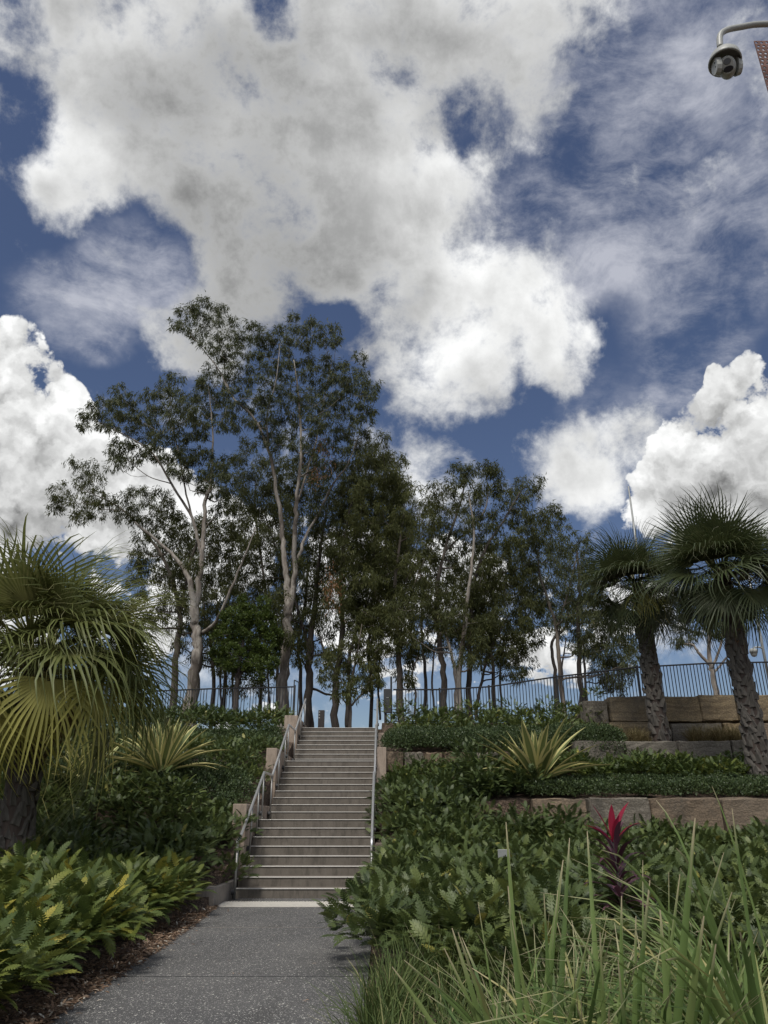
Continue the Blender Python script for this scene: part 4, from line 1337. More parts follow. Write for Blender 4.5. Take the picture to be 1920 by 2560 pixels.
# background row of trees: one of a kind, repeated with different outlines
bgs = [(530, 1780, [(420, 1300), (520, 1290), (600, 1350), (610, 1500), (590, 1640), (540, 1680), (480, 1640), (430, 1600), (410, 1450)], 'left of the bright bushy tree'),
       (560, 1780, [(520, 1560), (600, 1540), (660, 1640), (680, 1700), (640, 1730), (600, 1720), (560, 1700), (520, 1640)], 'under the bright bushy tree'),
       (650, 1790, [(590, 1250), (680, 1260), (760, 1350), (760, 1500), (720, 1640), (660, 1690), (610, 1640), (580, 1500)], 'behind the pale gum trunk'),
       (750, 1790, [(690, 1150), (800, 1170), (850, 1300), (840, 1500), (790, 1600), (720, 1640), (680, 1500)], 'behind the thick dark trunk'),
       (925, 1800, [(860, 1180), (960, 1150), (1020, 1300), (1010, 1450), (960, 1560), (900, 1540), (850, 1400)], 'above the straight handrail'),
       (1060, 1790, [(980, 1290), (1080, 1260), (1130, 1350), (1140, 1500), (1100, 1640), (1040, 1660), (990, 1600), (970, 1420)], 'behind the slender gum'),
       (1230, 1790, [(1150, 1380), (1240, 1340), (1310, 1420), (1330, 1520), (1300, 1640), (1230, 1660), (1160, 1620), (1130, 1500)], 'behind the dark dense gum'),
       (1385, 1785, [(1330, 1400), (1400, 1330), (1470, 1400), (1500, 1560), (1470, 1640), (1400, 1600), (1350, 1560)], 'behind the thin open gum'),
       (690, 1800, [(560, 1180), (620, 1100), (720, 1180), (720, 1300), (640, 1380), (580, 1330)], 'under the tall gum canopy')]
for i, (bx, by, poly, where) in enumerate(bgs):
    cx_ = sum(p[0] for p in poly) / len(poly); cy_ = sum(p[1] for p in poly) / len(poly)
    tree('woodland_tree', 'dark woodland tree farther back, ' + where, 39 + (i % 3) * 1.5,
         [[(bx, by, .13), (bx + 3, by - 90, .12), (bx - 4, by - 180, .10), (cx_, cy_ + 60, .08), (cx_, cy_ - 40, .03)], [(bx + 26, by, .08), (bx + 20, by - 100, .07), (bx + 30, by - 190, .04)]],
         poly, sp=30, spread=1.2, nleaf=250, clump=.8, leaf=.21, lmat=(M_gl2, M_gl3)[i % 2], bmat=M_barkd, seed=40 + i, group='woodland trees behind the front gums')

# ------------------------------------------------------------------ palms


def fan(nseg, R, span, tilt, seed, petL=1.1, droop=.5, thread=True, keep=1.0):
    """one fan frond. petiole along +Y from the origin, blade beyond. returns verts, tris, aux"""
    r = random.Random(seed)
    v = []; f = []; au = []
    def addstrip(pts, ws, fold, aux):
        n = len(v)
        k = len(pts)
        for i in range(k):
            c_, side, up = pts[i]
            v.extend([tuple(c_ - side * ws[i] + up * fold * ws[i]), tuple(c_), tuple(c_ + side * ws[i] + up * fold * ws[i])])
            au.extend([aux[i] * .2, aux[i], aux[i] * .2])
        for i in range(k - 1):
            a = n + i * 3; b = a + 3
            f.extend([(a, a + 1, b + 1), (a, b + 1, b), (a + 1, a + 2, b + 2), (a + 1, b + 2, b + 1)])
    # hub
    hub = np.array([0, petL, -petL * petL * .10])
    ct, st = math.cos(tilt), math.sin(tilt)
    fy = np.array([0, ct, -st]); fz = np.array([0, st, ct]); fx = np.array([1., 0, 0])
    da = 2 * span / nseg
    for k in range(nseg):
        a = -span + (k + .5) * da
        if r.random() > keep: continue
        RR = R * (.80 + .20 * math.cos(a * .6)) * r.uniform(.92, 1.06)
        dirv = fx * math.sin(a) + fy * math.cos(a)
        side = fx * math.cos(a) - fy * math.sin(a)
        wj = r.uniform(.65, 1.05)
        ts = [.03, .18, .32, .52, .74, .88, 1.0]
        pts = []; ws = []; ax = []
        kink = r.uniform(.3, 1.9) * droop
        tw = r.uniform(-.35, .35)
        c_ = hub + dirv * .0
        last = 0
        slope = 0.0
        cur = hub.copy()
        for i, t in enumerate(ts):
            dl = (t - last) * RR; last = t
            if t > .5: slope += kink * (t - .42) * 2.0
            # bend towards -Z (gravity)
            dd = dirv * math.cos(min(slope, 1.5)) + np.array([0, 0, -1]) * math.sin(min(slope, 1.5))
            cur = cur + dd * dl
            w = (math.tan(da / 2) * t * RR) if t <= .32 else math.tan(da / 2) * .36 * RR * max(.05, (1 - (t - .32) / .68) ** .7) * wj
            s2 = side * math.cos(tw * max(0, t - .5)) + fz * math.sin(tw * max(0, t - .5))
            # the fan is cupped: costa lower than margins
            cup = fz * (.10 * R * (abs(a) / span) ** 2 * min(1, t * 1.6))
            pts.append((cur + cup, s2, fz)); ws.append(w); ax.append(max(.0, .75 - t * 1.1) if t < .5 else (.25 if t < .9 else .8))
        addstrip(pts, ws, .35 if k % 2 else .30, ax)
        if thread and r.random() < .18:
            # thin hanging thread from the tip
            p0 = pts[-1][0]
            q = [(p0, side, fz), (p0 + np.array([r.gauss(0, .04), r.gauss(0, .04), -.10]), side, fz), (p0 + np.array([r.gauss(0, .08), r.gauss(0, .08), -.28]), side, fz)]
            addstrip(q, [.003, .0025, .001], 0, [1, 1, 1])
    # petiole as a shallow channel
    ps = []
    for i in range(5):
        t = i / 4; ps.append((np.array([0, petL * t, -(petL * t) ** 2 * .10]), np.array([1., 0, 0]), np.array([0, 0, 1.])))
    addstrip(ps, [.035, .022, .018, .016, .014], .5, [1, 1, 1, 1, 1])
    addstrip([(p - np.array([0, 0, .014]), s, u) for p, s, u in ps], [.035, .022, .018, .016, .014], -.2, [1, 1, 1, 1, 1])
    return np.array(v), np.array(f), np.array(au)


def fan_mesh(name, seed, mat, **kw):
    v, f, au = fan(seed=seed, **kw)
    r = np.random.default_rng(seed)
    ti = np.clip(.45 + r.normal(0, .10) + np.repeat(r.normal(0, .12, len(v) // 3 + 1), 3)[:len(v)], 0, 1)
    me = big_mesh(name, v, f, ti, au)
    me.materials.append(mat)
    return me


def frond_mw(base, az, el, roll=0.0, s=1.0):
    """place local +Y towards azimuth az (0=+Y), elevation el"""
    d = Vector((math.cos(el) * math.sin(az), math.cos(el) * math.cos(az), math.sin(el)))
    up = Vector((-math.sin(el) * math.sin(az), -math.sin(el) * math.cos(az), math.cos(el)))
    x = d.cross(up)
    m = Matrix((x, d, up)).transposed().to_4x4()
    return Matrix.Translation(Vector([float(q) for q in base])) @ m @ Matrix.Rotation(roll, 4, 'Y') @ Matrix.Scale(s, 4)


def leafbase_mesh(seed, w=.10, h=.16, out=.06):
    r = random.Random(seed)
    m = MB()
    # split wedge-shaped stub: flat back, raised nose, ragged tip
    v = [(-w, 0, 0), (w, 0, 0), (0, out * .9, .01), (-w * .75, .012, h * .55), (w * .75, .012, h * .55), (0, out * 1.3, h * .6),
         (-w * .28 + r.uniform(-.01, .01), out * 1.0, h * r.uniform(.9, 1.1)), (w * .3, out * 1.05, h * r.uniform(.85, 1.1)), (0, out * .55, h * .8)]
    f = [(0, 2, 5, 3), (2, 1, 4, 5), (3, 5, 6), (5, 4, 7), (5, 7, 8, 6), (0, 3, 4, 1), (3, 6, 8), (4, 8, 7), (3, 8, 4), (0, 1, 2)]
    m.add(v, f)
    return m.mesh('leaf_base')


def palm(label, base, top, r0, r1, meshes, n, ellim, scale, seed, explicit=(), boots=120, boot_frac=.62, bw=.11, az_skip=None):
    r = random.Random(seed)
    root = empty('fan_palm', base, label, 'palm tree')
    base = np.array(base, float); top = np.array(top, float)
    m = MB()
    mid = (base + top) / 2 + np.array([r.uniform(-.05, .05), 0, 0])
    pp, rr = catmull([base - np.array([0, 0, .2]), base + (top - base) * .12, mid, top], [r0 * 1.25, r0, (r0 + r1) / 2, r1], 6)
    m.tube(pp, rr, 16, wob=.06)
    m.build('trunk', M_boot2, root, smooth=True)
    bms = [leafbase_mesh(seed * 10 + i, bw * r.uniform(.85, 1.1), bw * 1.9, bw * .5) for i in range(5)]
    L = top - base
    k = 0
    perring = 9
    nb = boots
    for i in range(nb):
        t = (i + .5) / nb
        tt = t * boot_frac
        a = i * 2.39996
        rad = r0 * (1 - tt) + r1 * tt
        if tt < .1: rad *= 1.12
        c_ = base + L * (tt + r.uniform(-.012, .012))
        q = Matrix.Translation((float(c_[0] + math.cos(a) * rad * .93), float(c_[1] + math.sin(a) * rad * .93), float(c_[2]))) @ Matrix.Rotation(a - math.pi / 2, 4, 'Z') @ Matrix.Rotation(r.uniform(-.05, .5), 4, 'X') @ Matrix.Rotation(r.uniform(-.35, .35), 4, 'Y')
        link('leaf_base', bms[i % 5], root, M_boot, mw=q @ Matrix.Diagonal((r.uniform(.55, 1.0), r.uniform(.8, 1.5), r.uniform(.8, 1.7), 1)))
    # fibre collar
    fb_ = MB()
    for i in range(90):
        a = r.uniform(0, 6.283); t = r.uniform(boot_frac * .9, 1.02)
        c_ = base + L * t; rad = (r0 * (1 - t) + r1 * t)
        p0 = c_ + np.array([math.cos(a), math.sin(a), 0]) * rad
        p1 = p0 + np.array([math.cos(a) * .05, math.sin(a) * .05, r.uniform(-.05, .12)]) + np.array([r.gauss(0, .03), r.gauss(0, .03), 0])
        p2 = p1 + np.array([math.cos(a) * .05, math.sin(a) * .05, r.uniform(-.2, .05)])
        fb_.tube([p0, p1, p2], [.008, .006, .002], 3, caps=False)
    fb_.build('fibre_collar', M_fibre, root)['kind'] = 'stuff'
    for i in range(n):
        t = (i + .5) / n
        az = i * 2.39996 + r.uniform(-.2, .2)
        el = math.radians(ellim[1] + (ellim[0] - ellim[1]) * t ** .85 + r.uniform(-16, 12))
        if az_skip and az_skip(az, el): continue
        group = 0 if el > math.radians(35) else 1 if el > math.radians(-5) else 2
        me = r.choice(meshes[group])
        bpt = top + np.array([math.sin(az), math.cos(az), 0]) * r1 * .5 + np.array([0, 0, -.35 * t + .1])
        link('frond', me, root, None, mw=frond_mw(bpt, az, el, r.uniform(-1.4, 1.4) if group == 0 else r.uniform(-.5, .5), scale * (r.uniform(.92, 1.08) if i % 3 else r.uniform(.55, .85))))
    for (az, el, roll, s, me) in explicit:
        bpt = top + np.array([math.sin(az), math.cos(az), 0]) * r1 * .5 + np.array([0, 0, -.15])
        link('frond', me, root, None, mw=frond_mw(bpt, az, el, roll, s))
    return root


# left palm: big fronds close to the viewer
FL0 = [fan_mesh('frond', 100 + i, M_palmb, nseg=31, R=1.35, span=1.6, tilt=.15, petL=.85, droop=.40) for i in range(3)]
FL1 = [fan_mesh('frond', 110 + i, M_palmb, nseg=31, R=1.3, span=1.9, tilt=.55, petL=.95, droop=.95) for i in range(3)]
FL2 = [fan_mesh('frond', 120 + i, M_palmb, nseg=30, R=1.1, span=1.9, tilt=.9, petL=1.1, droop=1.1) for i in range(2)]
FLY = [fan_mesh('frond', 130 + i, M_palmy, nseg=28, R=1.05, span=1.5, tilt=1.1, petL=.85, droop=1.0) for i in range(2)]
FLD = [fan_mesh('frond', 140, M_palmd, nseg=26, R=.9, span=1.2, tilt=1.3, petL=.8, droop=1.2, keep=.8)]
# right palms
FR0 = [fan_mesh('frond', 200 + i, M_palm, nseg=32, R=1.38, span=1.55, tilt=.12, petL=.72, droop=.22) for i in range(3)]
FR1 = [fan_mesh('frond', 210 + i, M_palm, nseg=30, R=1.30, span=1.8, tilt=.4, petL=.80, droop=.45) for i in range(3)]
FR2 = [fan_mesh('frond', 220 + i, M_palm, nseg=32, R=1.15, span=1.7, tilt=.7, petL=.75, droop=.6) for i in range(2)]
FRY = [fan_mesh('frond', 230, M_palmy, nseg=30, R=.9, span=1.2, tilt=1.0, petL=.7, droop=.8)]

rd = math.radians
pb = P(45, 2120, 12.2); pb[2] = G(pb[0], 12.2)
pt_ = P(95, 1655, 12.2)
R_az = lambda px, py: 0

exL = [(rd(146), rd(-10), 0, 1.35, FLY[0]), (rd(112), rd(-8), .1, 1.4, FLY[1]), (rd(200), rd(-16), -.1, 1.2, FLY[1]), (rd(226), rd(-8), -.1, 1.2, FLY[0]),
       (rd(165), rd(-48), .1, 1.1, FLY[0]), (rd(205), rd(-44), .1, 1.15, FLY[1]), (rd(125), rd(-44), 0, 1.1, FLD[0]), (rd(98), rd(-36), 0, 1.1, FLD[0]),
       (rd(95), rd(0), 0, 1.2, FL1[0]),
       (rd(140), rd(52), 0, .95, FL2[0]), (rd(175), rd(60), .2, .9, FL2[1]), (rd(210), rd(50), -.2, .95, FL2[0]), (rd(120), rd(66), 0, 1.0, FL2[1]), (rd(160), rd(38), .3, .85, FL2[0]),
       (rd(190), rd(24), -.2, .8, FL2[1]), (rd(105), rd(48), .2, 1.05, FL2[0]), (rd(88), rd(62), .2, 1.05, FL1[1]), (rd(230), rd(60), .1, .95, FL1[2]), (rd(155), rd(72), 0, .95, FL1[0]), (rd(130), rd(20), 0, .9, FL1[1]), (rd(130), rd(28), .5, .85, FL0[2]), (rd(170), rd(36), .6, .8, FL0[0]), (rd(205), rd(30), -.6, .85, FL0[1]),
       (rd(150), rd(58), 1.0, .8, FL0[2]), (rd(110), rd(40), .2, 1.1, FL1[0])]
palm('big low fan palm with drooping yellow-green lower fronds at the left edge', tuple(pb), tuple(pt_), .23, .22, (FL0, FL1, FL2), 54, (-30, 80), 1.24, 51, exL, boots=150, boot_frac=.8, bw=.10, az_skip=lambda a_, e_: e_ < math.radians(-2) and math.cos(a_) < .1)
pb = P(1652, 1850, 23.3); pb[2] = G(pb[0], 23.3)
pt_ = P(1597, 1470, 23.3)
palm('shorter leaning fan palm rooted above the pale grey sandstone wall', tuple(pb), tuple(pt_), .25, .20, (FR0, FR1, FR2), 46, (-42, 86), 1.12, 52,
     [(math.radians(150), math.radians(50), 0, .9, FR2[0]), (math.radians(190), math.radians(60), 0, .85, FR2[1]), (math.radians(225), math.radians(48), 0, .9, FR2[0]), (math.radians(170), math.radians(30), 0, .8, FR2[1]), (math.radians(110), math.radians(55), 0, .9, FR1[1]),
      (math.radians(205), math.radians(20), 0, .8, FR1[2]), (rd(95), rd(38), 0, .95, FR1[0]), (rd(165), rd(44), 0, .95, FR1[2]), (rd(195), rd(38), 0, .9, FR1[0]), (rd(228), rd(34), 0, .95, FR1[1]), (rd(262), rd(40), 0, .95, FR1[2]), (rd(178), rd(12), 0, .85, FR1[0]), (math.radians(140), math.radians(20), 0, .8, FR2[0]), (math.radians(190), math.radians(-5), 0, 1.1, FRY[0]), (math.radians(165), math.radians(-25), 0, .8, FR2[0])], boots=170, boot_frac=.80, bw=.13)
pb = P(1905, 1940, 19.6); pb[2] = G(pb[0], 19.6)
pt_ = P(1806, 1440, 19.6)
palm('taller fan palm leaning from the far right bed with dark fibrous neck', tuple(pb), tuple(pt_), .26, .21, (FR0, FR1, FR2), 48, (-36, 86), 1.20, 53, [(math.radians(a_), math.radians(e_), 0, s_, m_) for a_, e_, s_, m_ in ((150, 52, .9, FR2[0]), (185, 62, .85, FR2[1]), (220, 50, .9, FR2[0]), (170, 32, .8, FR2[1]), (120, 48, .9, FR1[0]), (200, 22, .8, FR1[1]), (240, 60, .95, FR1[2]), (160, 76, .9, FR1[1]), (140, 22, .8, FR2[0]), (95, 38, 1.0, FR1[0]), (135, 36, .95, FR1[1]), (165, 46, 1.0, FR1[2]), (195, 40, .95, FR1[0]), (225, 36, 1.0, FR1[1]), (262, 40, 1.0, FR1[2]), (178, 12, .9, FR1[0]))], boots=190, boot_frac=.72, bw=.13)

# ------------------------------------------------------------------ striped agaves


def sword(seed, L=1.0, w=.05, bend=.3):
    secs = []
    pts = []
    N = 9
    v = []; f = []; au = []
    y = z = 0.0; ang = 0.0
    for i in range(N):
        t = i / (N - 1)
        hw = w * (.55 + .45 * min(1, t * 2.2)) * (1 - max(0, (t - .45) / .55) ** 1.8) + .0015
        c_ = np.array([0, y, z])
        up = np.array([0, math.sin(ang), math.cos(ang)])
        for k, (x, e) in enumerate(((-1, 1), (-.55, .95), (-.5, 0.0), (0, .1), (.5, 0.0), (.55, .95), (1, 1))):
            p = c_ + np.array([x * hw, 0, 0]) + up * (abs(x) * hw * .45)
            v.append(tuple(p)); au.append(e)
        ang += bend / N * (1 + t)
        y += L / (N - 1) * math.cos(ang); z -= L / (N - 1) * math.sin(ang)
    for i in range(N - 1):
        for k in range(6):
            a = i * 7 + k; b = a + 7
            f += [(a, a + 1, b + 1), (a, b + 1, b)]
    r = np.random.default_rng(seed)
    me = big_mesh('leaf', np.array(v), np.array(f), np.full(len(v), r.uniform(.1, .9)), np.array(au), True)
    me.materials.append(M_fur)
    return me


def agave(label, base, L, n, seed):
    r = random.Random(seed)
    root = empty('striped_agave', base, label, 'agave', 'striped agaves in the beds')
    ms = [sword(seed * 10 + i, L, 0.062 * L / 1.5 * 1.6, b) for i, b in enumerate((.05, .15, .30, .5, .22))]
    b = MB(); v, f = revolve([(.0, .22), (.07, .2), (.12, .1), (.13, -.05)], 12); b.add([(q[0] + base[0], q[1] + base[1], q[2] + base[2]) for q in v], f)
    b.build('core', M_petiole, root, smooth=True)
    for i in range(n):
        t = (i + .5) / n
        az = i * 2.39996 + r.uniform(-.25, .25)
        el = math.radians(84 - 66 * t ** 1.05 + r.uniform(-5, 5))
        me = ms[0] if t < .3 else r.choice(ms[1:3]) if t < .65 else r.choice(ms[2:])
        bp = np.array(base) + np.array([math.sin(az) * .07, math.cos(az) * .07, .10])
        link('leaf', me, root, None, mw=frond_mw(bp, az, el, r.uniform(-.2, .2), r.uniform(.78, 1.08) * (.9 + .2 * (t > .3))))


b = P(1345, 1968, 18.9)
agave('large yellow-striped agave standing above the lowest sandstone wall', (b[0], b[1], G(b[0], b[1]) + .12), 1.62, 46, 61)
b = P(400, 1935, 17.6)
agave('yellow-striped agave on the left bank, right of the big palm', (b[0], b[1], G(b[0], b[1]) + .38), 1.45, 42, 62)
b = P(215, 1945, 17.2)
agave('half hidden striped agave behind the hanging palm fronds', (b[0], b[1], G(b[0], b[1]) + .25), 1.15, 34, 63)

# ------------------------------------------------------------------ crimson cordyline


def blade_mesh(name, L, w, bend, mat, tint, base_w=.35, N=8, keel=.3, tip=.0, tipaux=0.0, bend_pow=1.0, auxmid=.0):
    v = []; f = []; au = []
    y = z = 0.0; ang = 0.0
    for i in range(N):
        t = i / (N - 1)
        hw = w * (base_w + (1 - base_w) * min(1, t * 2.2)) * (1 - max(0, (t - .5) / .5) ** 2) + .0008
        up = np.array([0, math.sin(ang), math.cos(ang)])
        for x in (-1, 0, 1):
            p = np.array([x * hw, y, z]) + up * (abs(x) * hw * keel)
            v.append(tuple(p)); au.append(tipaux * max(0, (t - .86) / .14) if tipaux else (auxmid if x == 0 else 0))
        ang += bend / N * (t ** bend_pow) * 2
        y += L / (N - 1) * math.cos(ang); z -= L / (N - 1) * math.sin(ang)
    for i in range(N - 1):
        for k in range(2):
            a = i * 3 + k; b = a + 3; f += [(a, a + 1, b + 1), (a, b + 1, b)]
    me = big_mesh(name, np.array(v), np.array(f), np.full(len(v), tint), np.array(au), True)
    me.materials.append(mat)
    return me


def cordyline():
    d = 8.3
    tb = P(1531, 2080, d)
    x0, y0 = tb[0], tb[1]
    gz = G(x0, y0)
    root = empty('cordyline', (x0 + .02, y0, gz), 'single crimson-topped plant with dark purple lower leaves in front of the stone wall', 'plant')
    zt = P(1531, 2090, d)[2]
    m = MB(); m.tube([(x0 + .02, y0, gz), (x0 + .01, y0, (gz + zt) / 2), (x0, y0, zt)], [.018, .014, .010], 8); m.build('stem', M_barkd, root, smooth=True)
    r = random.Random(4)
    # crimson top leaves: az (90 = right), el, length, width, bend
    for az, el, L, w, bend in ((80, 66, .34, .036, .35), (-75, 68, .31, .026, .25), (180, 80, .28, .024, .1), (95, 42, .27, .024, .6), (-95, 40, .26, .024, .7), (150, 70, .22, .024, .3), (20, 60, .26, .024, .6)):
        me = blade_mesh('leaf', L * 1.32, w * 1.55, bend, M_red, r.uniform(.2, 1), .35, auxmid=.45 if az == -75 else .1)
        link('leaf', me, root, None, mw=frond_mw((x0, y0, zt - .06), math.radians(az), math.radians(el), 0, 1))
    # dark purple leaves further down
    for i in range(34):
        t = (i + .5) / 34
        zz = zt - .12 - .60 * t
        az = i * 137.5 + r.uniform(-15, 15); el = 68 - 45 * t + r.uniform(-8, 8)
        me = blade_mesh('leaf', r.uniform(.36, .50), r.uniform(.022, .032), r.uniform(.9, 1.9), M_pur, r.random(), .3)
        link('leaf', me, root, None, mw=frond_mw((x0 + .01, y0, zz), math.radians(az), math.radians(el), 0, 1))


cordyline()

# ------------------------------------------------------------------ strap-leaved grass in the foreground


def blades_bulk(name, pts, n, L, w, spreadel, mat, seed, tintlo=0, tinthi=1, N=6, bend=(.2, 1.4), az0=None, azs=None):
    """many blades in one mesh. pts: clump centres"""
    r = np.random.default_rng(seed)
    pts = np.array(pts); k = len(pts)
    idx = r.integers(0, k, n)
    az = r.uniform(0, 2 * math.pi, n) if az0 is None else r.normal(az0, azs, n)
    el = np.radians(r.uniform(spreadel[0], spreadel[1], n))
    LL = r.uniform(L[0], L[1], n); WW = r.uniform(w[0], w[1], n); BB = r.uniform(bend[0], bend[1], n)
    off = r.normal(0, 1, (n, 2)) * .05
    pos = pts[idx].astype(float).copy(); pos[:, :2] += off
    hd = np.stack([np.sin(az), np.cos(az), np.zeros(n)], 1)
    side = np.stack([np.cos(az), -np.sin(az), np.zeros(n)], 1)
    tw = r.uniform(-.9, .9, n)
    V = np.zeros((n, N, 2, 3)); cur = pos.copy(); e = el.copy()
    for i in range(N):
        t = i / (N - 1)
        hw = WW * (1 - max(0, (t - .35) / .65) ** 1.6) * .5 + .0006
        sd = side * np.cos(tw * .6)[:, None] + np.cross(hd, side) * np.sin(tw * .6)[:, None]
        V[:, i, 0] = cur - sd * hw[:, None]; V[:, i, 1] = cur + sd * hw[:, None]
        dl = LL / (N - 1)
        e = e - BB / (N - 1) * (t * 1.8)
        cur = cur + (hd * np.cos(e)[:, None] + np.array([0, 0, 1.]) * np.sin(e)[:, None]) * dl[:, None]
    Vf = V.reshape(-1, 3)
    t0 = []
    for i in range(N - 1):
        a = i * 2
        t0 += [(a, a + 1, a + 3), (a, a + 3, a + 2)]
    T = (np.array(t0)[None] + (np.arange(n) * N * 2)[:, None, None]).reshape(-1, 3)
    ti = np.repeat(np.clip(r.uniform(tintlo, tinthi, n), 0, 1), N * 2)
    au = np.tile(np.repeat(np.array([0] * (N - 1) + [.9]), 2), n)
    return big_mesh(name, Vf, T, ti, au)


def strap_clump(label, cx, cy, big, bulk_n, seed, L=(.9, 1.35), w=(.017, .029), **kw):
    """big: explicit blades (tip px, tip py, d, width)"""
    gz = G(cx, cy)
    root = empty('strap_grass', (cx, cy, gz), label, 'grass clump', 'strap-leaved grass clumps in the near corner')
    r = random.Random(seed)
    for (tx, ty, d, bw, b) in big:
        tip = P(tx, ty, d)
        bx, by = cx + r.uniform(-.12, .12), cy + r.uniform(-.10, .10)
        base = np.array([bx, by, gz])
        ctrl = base * .45 + tip * .55 + np.array([0, 0, b])
        N = 9; v = []; f = []; au = []
        dirh = tip - base
        for i in range(N):
            t = i / (N - 1)
            p = (1 - t) ** 2 * base + 2 * t * (1 - t) * ctrl + t * t * tip
            tn = 2 * (1 - t) * (ctrl - base) + 2 * t * (tip - ctrl)
            sd = np.cross(tn, np.array([r.uniform(-.02, .02), 1.0, 0.1])); sd /= np.linalg.norm(sd)
            nn = np.cross(sd, tn); nn /= np.linalg.norm(nn)
            hw = bw * .5 * (1 - max(0, (t - .4) / .6) ** 2.2 * .86)
            for x in (-1, 0, 1):
                v.append(p + sd * hw * x + nn * hw * .35 * abs(x)); au.append(.95 if i == N - 1 else (.35 if i == N - 2 and r.random() < .3 else 0))
        for i in range(N - 1):
            for k in range(2):
                a = i * 3 + k; q = a + 3; f += [(a, a + 1, q + 1), (a, q + 1, q)]
        me = big_mesh('blade', np.array(v), np.array(f), np.full(len(v), r.uniform(.15, .8)), np.array(au), True)
        link('blade', me, root, M_bl)
    me = blades_bulk('blade_tuft', [(cx + r.uniform(-.16, .16), cy + r.uniform(-.16, .16), gz) for _ in range(14)], bulk_n, L, w, kw.pop('el', (52, 88)), M_bl, seed, **kw)
    o = link('blade_tuft', me, root, M_bl); o['kind'] = 'stuff'
    return root


# tall upright blades (tip pixels read from the photograph)
strap_clump('upright strap grass with broad pale-tipped blades, nearest the path', X(1330, 2560, 3.6), 3.55,
            [(1265, 2055, 3.7, .024, .05), (1270, 2215, 3.6, .022, .03), (1360, 2235, 3.5, .020, .02), (1130, 2320, 3.5, .026, .05), (1145, 2330, 3.4, .02, .04),
             (1395, 2225, 3.6, .020, .02), (1408, 2150, 3.7, .028, .04), (1424, 2095, 3.8, .026, .04), (1280, 2300, 3.5, .018, .05), (1480, 2310, 3.4, .018, .02),
             (1195, 2255, 3.6, .010, .06), (1515, 2330, 3.4, .016, .02), (980, 2417, 3.5, .022, .10), (1110, 2370, 3.5, .02, .08)], 60, 71, (.7, 1.1))
strap_clump('upright strap grass in the middle of the near corner, in front of the crimson plant', X(1560, 2560, 3.3), 3.3,
            [(1468, 2078, 3.6, .024, .02), (1554, 2240, 3.4, .024, .02), (1625, 2200, 3.4, .026, .02), (1738, 2045, 3.3, .034, .01), (1650, 2270, 3.3, .03, .02), (1672, 2180, 3.4, .010, .02),
             (1590, 2290, 3.3, .022, .02), (1607, 2150, 3.5, .012, .03), (1700, 2185, 3.3, .02, .02), (1500, 2330, 3.2, .022, .02), (1545, 2400, 3.1, .02, .02), (1830, 2230, 3.2, .02, .1),
             (1760, 2290, 3.1, .034, .02), (1790, 2360, 3.0, .03, .02), (1810, 2130, 3.3, .014, .03)], 60, 72, (.7, 1.15))
strap_clump('arching strap grass with long bowed blades at the right corner', X(1960, 2560, 3.4), 3.45,
            [(1505, 2125, 3.2, .014, .55), (1690, 2120, 3.3, .018, .5), (1640, 2000, 3.6, .012, .5), (1560, 2325, 3.1, .014, .5), (1600, 2260, 3.1, .014, .5), (1720, 2215, 3.2, .016, .5),
             (1830, 2020, 3.4, .016, .35), (1780, 1965, 3.5, .010, .4), (1850, 2330, 3.1, .03, .3), (1665, 2400, 3.0, .026, .45), (1740, 2330, 3.1, .02, .5)], 200, 73, (1.0, 1.6), (.014, .024), el=(40, 80), bend=(1.2, 3.0), az0=-1.2, azs=.9)
strap_clump('tangled strap grass behind the arching clump at the right edge', X(1860, 2300, 4.4), 4.5, [(1700, 2170, 4.4, .012, .3), (1780, 2140, 4.3, .014, .3), (1650, 2270, 4.3, .012, .3)], 300, 74, (.8, 1.3), (.010, .018), el=(45, 85), bend=(1.0, 2.8), az0=-1.4, azs=1.1)
strap_clump('low strap grass between the two upright clumps', X(1440, 2560, 3.9), 4.0, [(1010, 2400, 4.1, .018, .1), (1060, 2440, 4.0, .018, .1)], 150, 75, (.6, 1.0), (.012, .02))
fg = []
rr_ = random.Random(9)
for i in range(85):
    x = rr_.uniform(-.2, 2.6); y = rr_.uniform(4.1, 7.0)
    if x < -.12 or (y > 6.3 and x > .75) or (y > 6.1 and x < -.12 + (y - 6.1) * .25): continue
    fg.append((x, y, G(x, y)))
me = blades_bulk('fine_grass', fg, 6500, (.35, .62), (.005, .009), (35, 88), M_gr, 81)
tag(link('fine_grass', me, None, M_gr), 'fine arching grass along the shrub edge in the near corner', 'grass', None, 'stuff')
for i, (bx, by) in enumerate(((1540, 1835), (1490, 1845), (1600, 1840), (1740, 1800), (1830, 1810), (1790, 1840))):
    dd = 23.2 if i < 3 else 24.2
    q = P(bx, by, dd); gz = G(q[0], dd)
    lab = ['wide brown grass tuft left of the shorter palm', 'thin brown grass tuft at the end of the clipped hedge', 'brown grass tuft touching the shorter palm trunk', 'reddish brown tuft in front of the grey lower block',
           'green-brown tuft between the palms against the upper wall', 'small dry tuft on the ledge beside the taller palm'][i]
    me = blades_bulk('grass_tuft', [(q[0] + rr_.uniform(-.25, .25), dd + rr_.uniform(-.2, .2), gz) for _ in range(10)], 700, (.35, .75), (.006, .010), (35, 88), M_drygr, 90 + i)
    tag(link('grass_tuft', me, None, M_drygr), lab, 'grass tuft', 'dry grass tufts on the upper ledge')

# ------------------------------------------------------------------ leaf litter and chips on the mulch strip


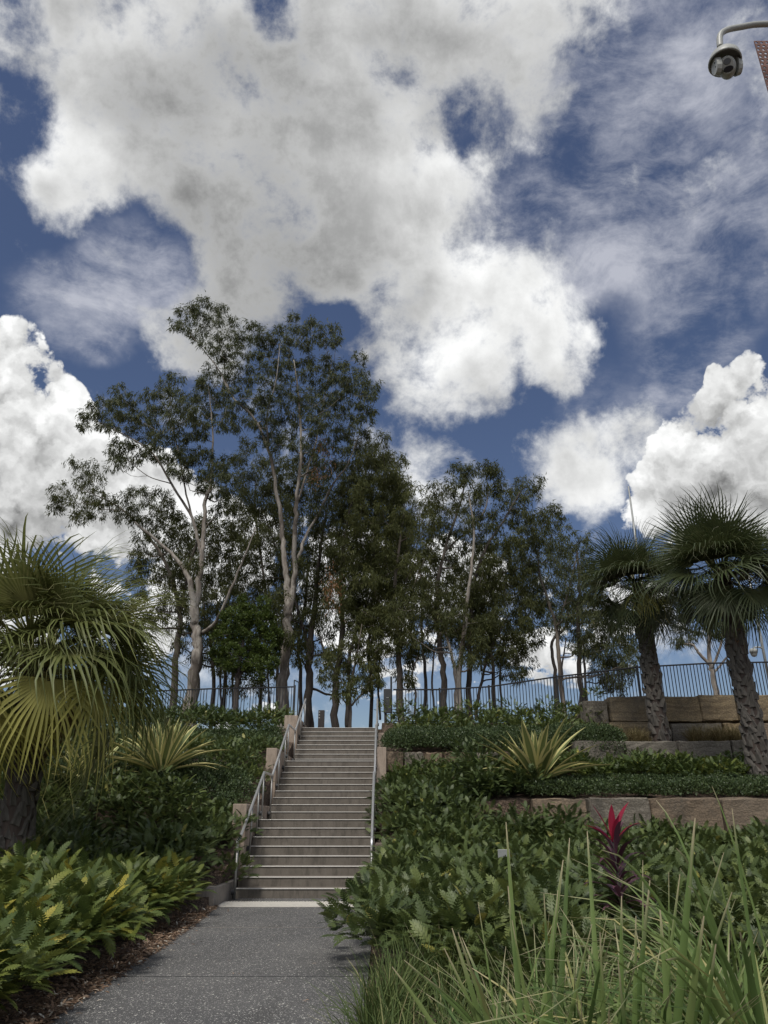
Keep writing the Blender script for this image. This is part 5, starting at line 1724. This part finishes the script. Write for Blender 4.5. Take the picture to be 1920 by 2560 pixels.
def litter():
    r = np.random.default_rng(5)
    n = 8500
    y = r.uniform(5.2, 14.1, n); x = np.interp(y, [5, 7.2, 9.8, 12.5, 14], [-2.44, -2.49, -2.57, -2.72, -2.82]) - np.abs(r.normal(0, .34, n)) + .04
    pos = np.stack([x, y, .012 + np.abs(r.normal(0, .012, n))], 1)
    ax = r.normal(0, 1, (n, 3)); ax[:, 2] *= .18
    M = frames(ax, np.array([0, 0, 1.0]) + r.normal(0, .25, (n, 3)))
    V, T, ti, au = scatter(OVL[0] * np.array([.55, 1, 1]), OVL[1], M, pos, r.uniform(.02, .085, n), r.random(n))
    m = leafmat('litter_leaf', [(0, (.055, .035, .024)), (.55, (.14, .092, .062)), (.9, (.27, .195, .135)), (1, (.55, .47, .37))], .8, .1, .2)
    tag(link('leaf_litter', big_mesh('leaf_litter', V, T, ti), None, m), 'brown leaf litter and bark chips along the edge of the path', 'litter', None, 'stuff')
    n = 150
    x = r.uniform(-2.5, -.5, n); y = r.uniform(6.0, 15.4, n)
    x = np.where(r.random(n) < .6, -2.45 - .03 * (y - 6) + np.abs(r.normal(0, .16, n)), x)
    M = frames(r.normal(0, 1, (n, 3)) * np.array([1, 1, .12]), np.array([0, 0, 1.]) + r.normal(0, .2, (n, 3)))
    V, T, ti, au = scatter(OVL[0] * np.array([.5, 1, 1]), OVL[1], M, np.stack([x, y, np.full(n, .016)], 1), r.uniform(.02, .06, n), r.random(n))
    tag(link('fallen_leaves', big_mesh('fallen_leaves', V, T, ti), None, m), 'few stray dry leaves lying on the grey path', 'litter', None, 'stuff')
    # pale litter on the upper ledge
    n = 700
    x = r.uniform(7.2, 11, n); y = r.uniform(22.7, 24.6, n)
    z = np.array([G(a, b) for a, b in zip(x, y)]) + .03
    M = frames(r.normal(0, 1, (n, 3)) * np.array([1, 1, .3]), np.array([0, 0, 1.]) + r.normal(0, .3, (n, 3)))
    V, T, ti, au = scatter(OVL[0] * np.array([.5, 1, 1]), OVL[1], M, np.stack([x, y, z], 1), r.uniform(.05, .14, n), r.random(n))
    tag(link('ledge_litter', big_mesh('ledge_litter', V, T, ti), None, m), 'pale leaf litter on the ledge between the small palms', 'litter', None, 'stuff')


litter()
